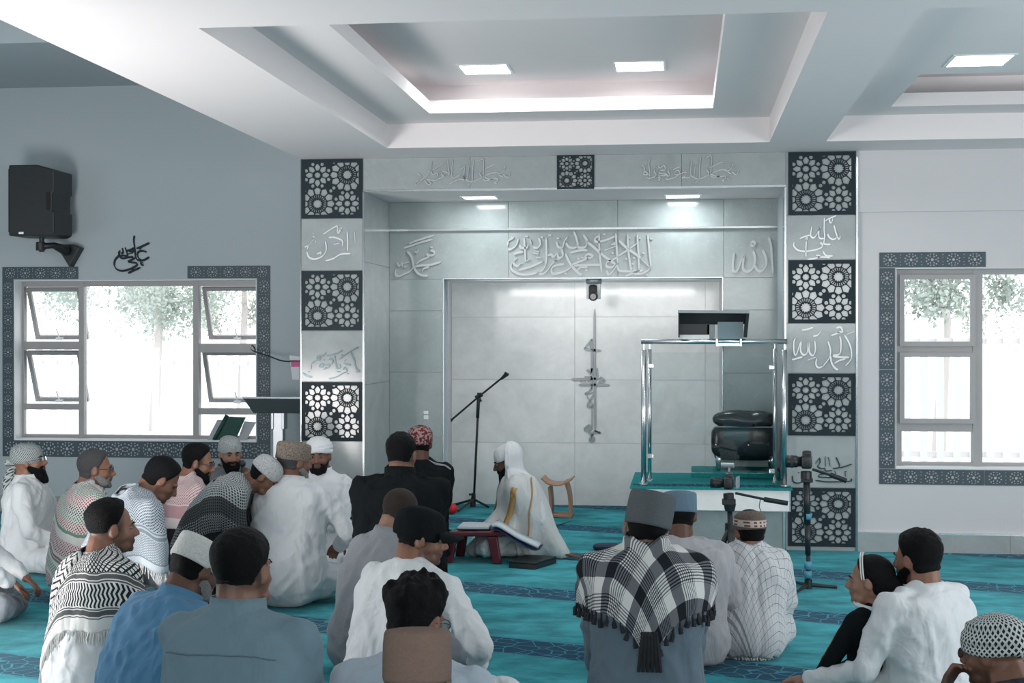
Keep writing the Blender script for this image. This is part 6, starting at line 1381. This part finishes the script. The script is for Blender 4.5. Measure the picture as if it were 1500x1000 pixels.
strip_on(p, 'gold_band', M_gold, [c9+np.array([-.25, .02, .0]), c9+np.array([-.30, .06, -.12]), c9+np.array([-.32, .12, -.24]), c9+np.array([-.30, .16, -.36])], .042, .024, on=ck, sm=3)
strip_on(p, 'gold_band', M_gold, [c9+np.array([.07, .05, .08]), c9+np.array([.08, .2, -.05]), c9+np.array([.04, .26, -.2]), c9+np.array([-.02, .30, -.33])], .028, .012)
strip_on(p, 'gold_piping', M_gold, [c9+np.array([-.16, -.10, .10]), c9+np.array([-.26, -.08, .0]), c9+np.array([-.30, -.07, -.15]), c9+np.array([-.32, -.06, -.32]), c9+np.array([-.34, -.04, -.44])], .010, .014, on=ck, sm=3)
# 19 ---- blue-grey cap (behind 18)
p = person(984, 716, 296, 0, 'man in pale grey thobe and blue-grey cap, half hidden by the chequered scarf', hyaw=0, hpitch=4, lean=.10, skin=SK3, hair=dict(top=.008, side=.008), hat=.012, topmat=C_taupe, seed=19, broad=1.12, fat=1.1, eyes=False, shift=(.04, 0), kneesplit=.26)
loft_hat(p, 'round_cap', cloth('blue_grey_cap', (.11, .18, .24)), KUFI, tilt=-6)
# 20 ---- boy
p = person(1106, 744, 290, -2, 'boy in embroidered round cap wrapped in a white window-check shawl', hyaw=28, hpitch=4, neckd=.10, lean=.10, S=.82, skin=SK1, hair=dict(top=.010, side=.012, nape=-.06), hat=.014, topmat=C_white, seed=20, headS=1.12, broad=.95, fat=1.05, kneesplit=.22, shift=(-.03, 0))
def capm():
    t = NT('embroidered_cap', .85, 0, .2); x, y, z = t.xyz(t.coords()); a = t.math('ADD', x, t.math('MULTIPLY', y, 1.0)); n_ = t.noise(t.coords(), 120, 2)
    zz = t.math('SUBTRACT', z, float(p['T2w'](np.array([[0, -.09, .0]]))[0][2])); k = t.math('MULTIPLY', t.math('LESS_THAN', fr(t, a, 28), .5), t.math('LESS_THAN', fr(t, z, 60), .55))
    bnd = band(t, zz, .028, .062); c = t.mix(n_, (.20, .16, .14), (.06, .045, .04)); c2 = t.mix(k, (.50, .46, .42), (.16, .06, .05)); t.color(t.mix(bnd, c, c2)); return t.m
loft_hat(p, 'embroidered_cap', capm(), [(1.03, .012), (1.07, .02), (1.07, .055), (1.05, .075), (.96, .092), (.7, .108), (.35, .116), (.02, .118)], tilt=-4)
drape(p, 'shawl', shawl_grid(), lambda th: 158, 20, neck=.025, uv='polar', rot=45, seed=20, ripple=.018, smooth_it=14, fringe=F_white, fringe_len=.02)
# 18 ---- grey fez, chequered scarf
p = person(958, 722, 402, 2, 'man in slate thobe and grey felt fez with a chequered scarf over his shoulders', hyaw=6, hpitch=2, hroll=12, neckd=.092, lean=.07, skin=SK1, hair=dict(top=.008, side=.005, fade=True), fade=(-.07, .0), hat=.018, topmat=C_slate, seed=18, broad=.99, fat=1.05, glasses=True, armL=dict(w=(-.16, .30, .16), pole=(-1, -.25, -.5)), armR=dict(w=(.14, .32, .18), pole=(1, -.25, -.5)))
loft_hat(p, 'felt_fez', felt('grey_felt', (.05, .06, .068), (.14, .155, .165)), FEZ, tilt=-8)
drape(p, 'scarf', scarf_check(), lambda th: 86+40*math.exp(-((th+2)/26)**2), 20, neck=.045, uv='polar', rot=45, seed=18, ripple=.006, smooth_it=12, fringe=F_black, fringe_len=.045, tassel=2)
c = p['c_at'](.45)+np.array([.01, -.22, .0])
hh = surf(p)[0].ray_cast(Vector(c+np.array([0, -.6, 0])), Vector((0, 1, 0)), 2)[0]
if hh: fo = obj('long_tassel', join([tube([np.array(hh)+np.array([x_, -.018, .05]), np.array(hh)+np.array([x_*1.2, -.022, -.0]), np.array(hh)+np.array([x_*1.6, -.020, -.09])], [.005, .008, .007], 6) for x_ in (-.024, -.014, -.004, .006, .016, .024)]), F_black, p['root']); fo['kind'] = 'stuff'
# 22 ---- father
p = person(1344, 779, 342, 42, 'bearded man in white thobe with his arm round the girl', hyaw=6, hpitch=4, lean=.08, skin=SK1, hair=dict(top=.024, side=.012, nape=-.07, rough=.3), beard=.02, topmat=C_white2, collar=C_white2, seed=22, broad=1.12, fat=1.08, armL=dict(w=(-.38, .34, .13), pole=(-.3, -.6, -1), hd=(-.3, 1, -.1)), shift=(.0, 0), collar_h=.02, z0=.0)
# 21 ---- girl
p = person(1277, 815, 340, 48, 'girl in black dress with a white headband sitting in front of the bearded man', hyaw=26, hpitch=2, lean=.02, S=.70, headS=1.30, skin=SK4, hair=dict(top=.014, side=.014, sideline=-.02, nape=-.08, rough=.12), topmat=C_black, seed=21, broad=.92, z0=.06, armL=dict(w=(-.20, .30, .14), pole=(-.9, -.2, -.5)), legs='cross', foldamp=.006, fat=1.0)
q = p['T2w']; attach('long_hair', remesh([(q(v_), f_) for v_, f_ in (ellip((0, -.045, .0), (.072, .082, .095)), capsule((.0, -.09, -.02), (.01, -.15, -.12), .062, .058), capsule((.01, -.14, -.10), (.02, -.17, -.22), .055, .035))], .007, 4), M_hair, p['root'])
hb = [(-.0865*math.cos(a_)*.98, .012+.012*math.sin(a_), .022+.112*math.sin(a_)) for a_ in np.linspace(-.05, math.pi+.05, 24)]
for k_ in (0, .010): pr_ = tube([(a_, b_+k_, c_) for a_, b_, c_ in hb], .0035, 6); obj('headband', (q(pr_[0]), pr_[1]), plain('headband_white', (.7, .68, .66), .4), p['root'], True)
a = np.linspace(0, 2*np.pi, 25); c_ = p['N']; pr_ = tube([c_+np.array([.066*math.cos(t_), .068*math.sin(t_)+.01, .012+.01*math.sin(t_)])*1.0 for t_ in a], .013, 8); obj('collar', pr_, C_white2, p['root'], True)
strip_on(p, 'embroidery', plain('gold_thread', (.35, .22, .10), .5, var=.5, scale=90), [p['c_at'](.85)+np.array([-.13, .08, 0]), p['c_at'](.6)+np.array([-.18, .1, -.02]), p['c_at'](.35)+np.array([-.2, .15, 0])], .012, .003)
# 23 ---- keffiyeh turban, hand with watch
p = person(1455, 898, 440, 38, 'man in chequered keffiyeh headdress in the bottom right corner, chin on hand', hyaw=18, hpitch=6, lean=.28, skin=SK2, hat=.016, topmat=C_dark, glasses=True, seed=23, beard=.002, armL=dict(w=(-.16, .30, .40), pole=(-.8, .1, -.7), hd=(.45, .1, .75), pn=(.5, -.8, .2), curl=.9, ts=1), voxel=.0052, z0=0)
M_k23 = pat('keffiyeh_wrapped', (.50, .53, .53), (.015, .018, .022), 56, c=p['Hc'])
TR = [ellip((0, -.02, .055), (.090, .112, .080))]
for (z_, rr, tl) in ((.03, .098, 16), (.04, .099, -10), (.066, .094, 12), (.09, .080, -8)):
    a = np.arange(25)*2*np.pi/24; TR.append(tube([np.array([rr*.88*math.cos(q_), rr*1.08*math.sin(q_)-.018, z_+math.tan(R_(tl))*rr*math.cos(q_)*.6]) for q_ in a], .016, 8))
TR += [capsule((.05, -.09, .02), (.07, -.10, -.10), .035, .05), capsule((.07, -.10, -.08), (.09, -.12, -.22), .05, .06), ellip((-.03, -.10, .03), (.03, .03, .04))]
q = p['T2w']; V_, F_ = join(TR); attach('head_wrap', remesh([(q(V_), F_)], .007, 3), M_k23, p['root'])
e_, w_ = p['AJ'][-1][1], p['AJ'][-1][2]; d_ = (w_-e_)/np.linalg.norm(w_-e_); wc = w_-d_*.03
wt_ = obj('watch_strap', tube([wc-d_*.012, wc+d_*.012], .038, 18), M_black, p['root'], True); u_, v_ = frame_of(d_)
nrm = np.array([-.6, -.7, .3]); nrm -= d_*(nrm@d_); nrm /= np.linalg.norm(nrm); obj('watch_face', tube([wc+nrm*.034, wc+nrm*.048], .024, 20), M_blk2, wt_, True)
# 24 ---- blue shirt, white cap
p = person(299, 782, 378, -34, 'man in blue shirt and white round cap leaning to the right', hyaw=-4, hpitch=22, lean=.30, skin=SK3, hair=dict(top=.006, side=.007), hat=.012, topmat=C_blue, collar=C_blue, seed=24, broad=1.18, fat=1.15, beard=.012, beardmat=M_beardG, eyes=False, z0=.0, shift=(0, 0))
loft_hat(p, 'round_cap', knit('white_round_cap', (.58, .585, .57), 130, .2), KUFI, tilt=-12)
# 25 ---- grey-blue shirt foreground
p = person(354, 780, 490, -10, 'man with dark cropped hair in grey-blue shirt in the left foreground', hyaw=-8, hpitch=2, lean=.06, skin=SK1, hair=dict(top=.022, side=.006, sideline=-.005, nape=-.045, rough=.25, fade=True), fade=(-.085, -.01), fadeK=.9, topmat=C_bluegrey, collar=C_bluegrey, seed=25, kneesplit=.26, broad=1.08, fat=1.02, foldamp=.008, collar_h=.045)
strip_on(p, 'yoke_seam', cloth('seam_blue', (.10, .16, .2)), [p['c_at'](.84)+np.array([x_, -.2, .02]) for x_ in np.linspace(-.24, .24, 13)], .004, .012, sm=40)
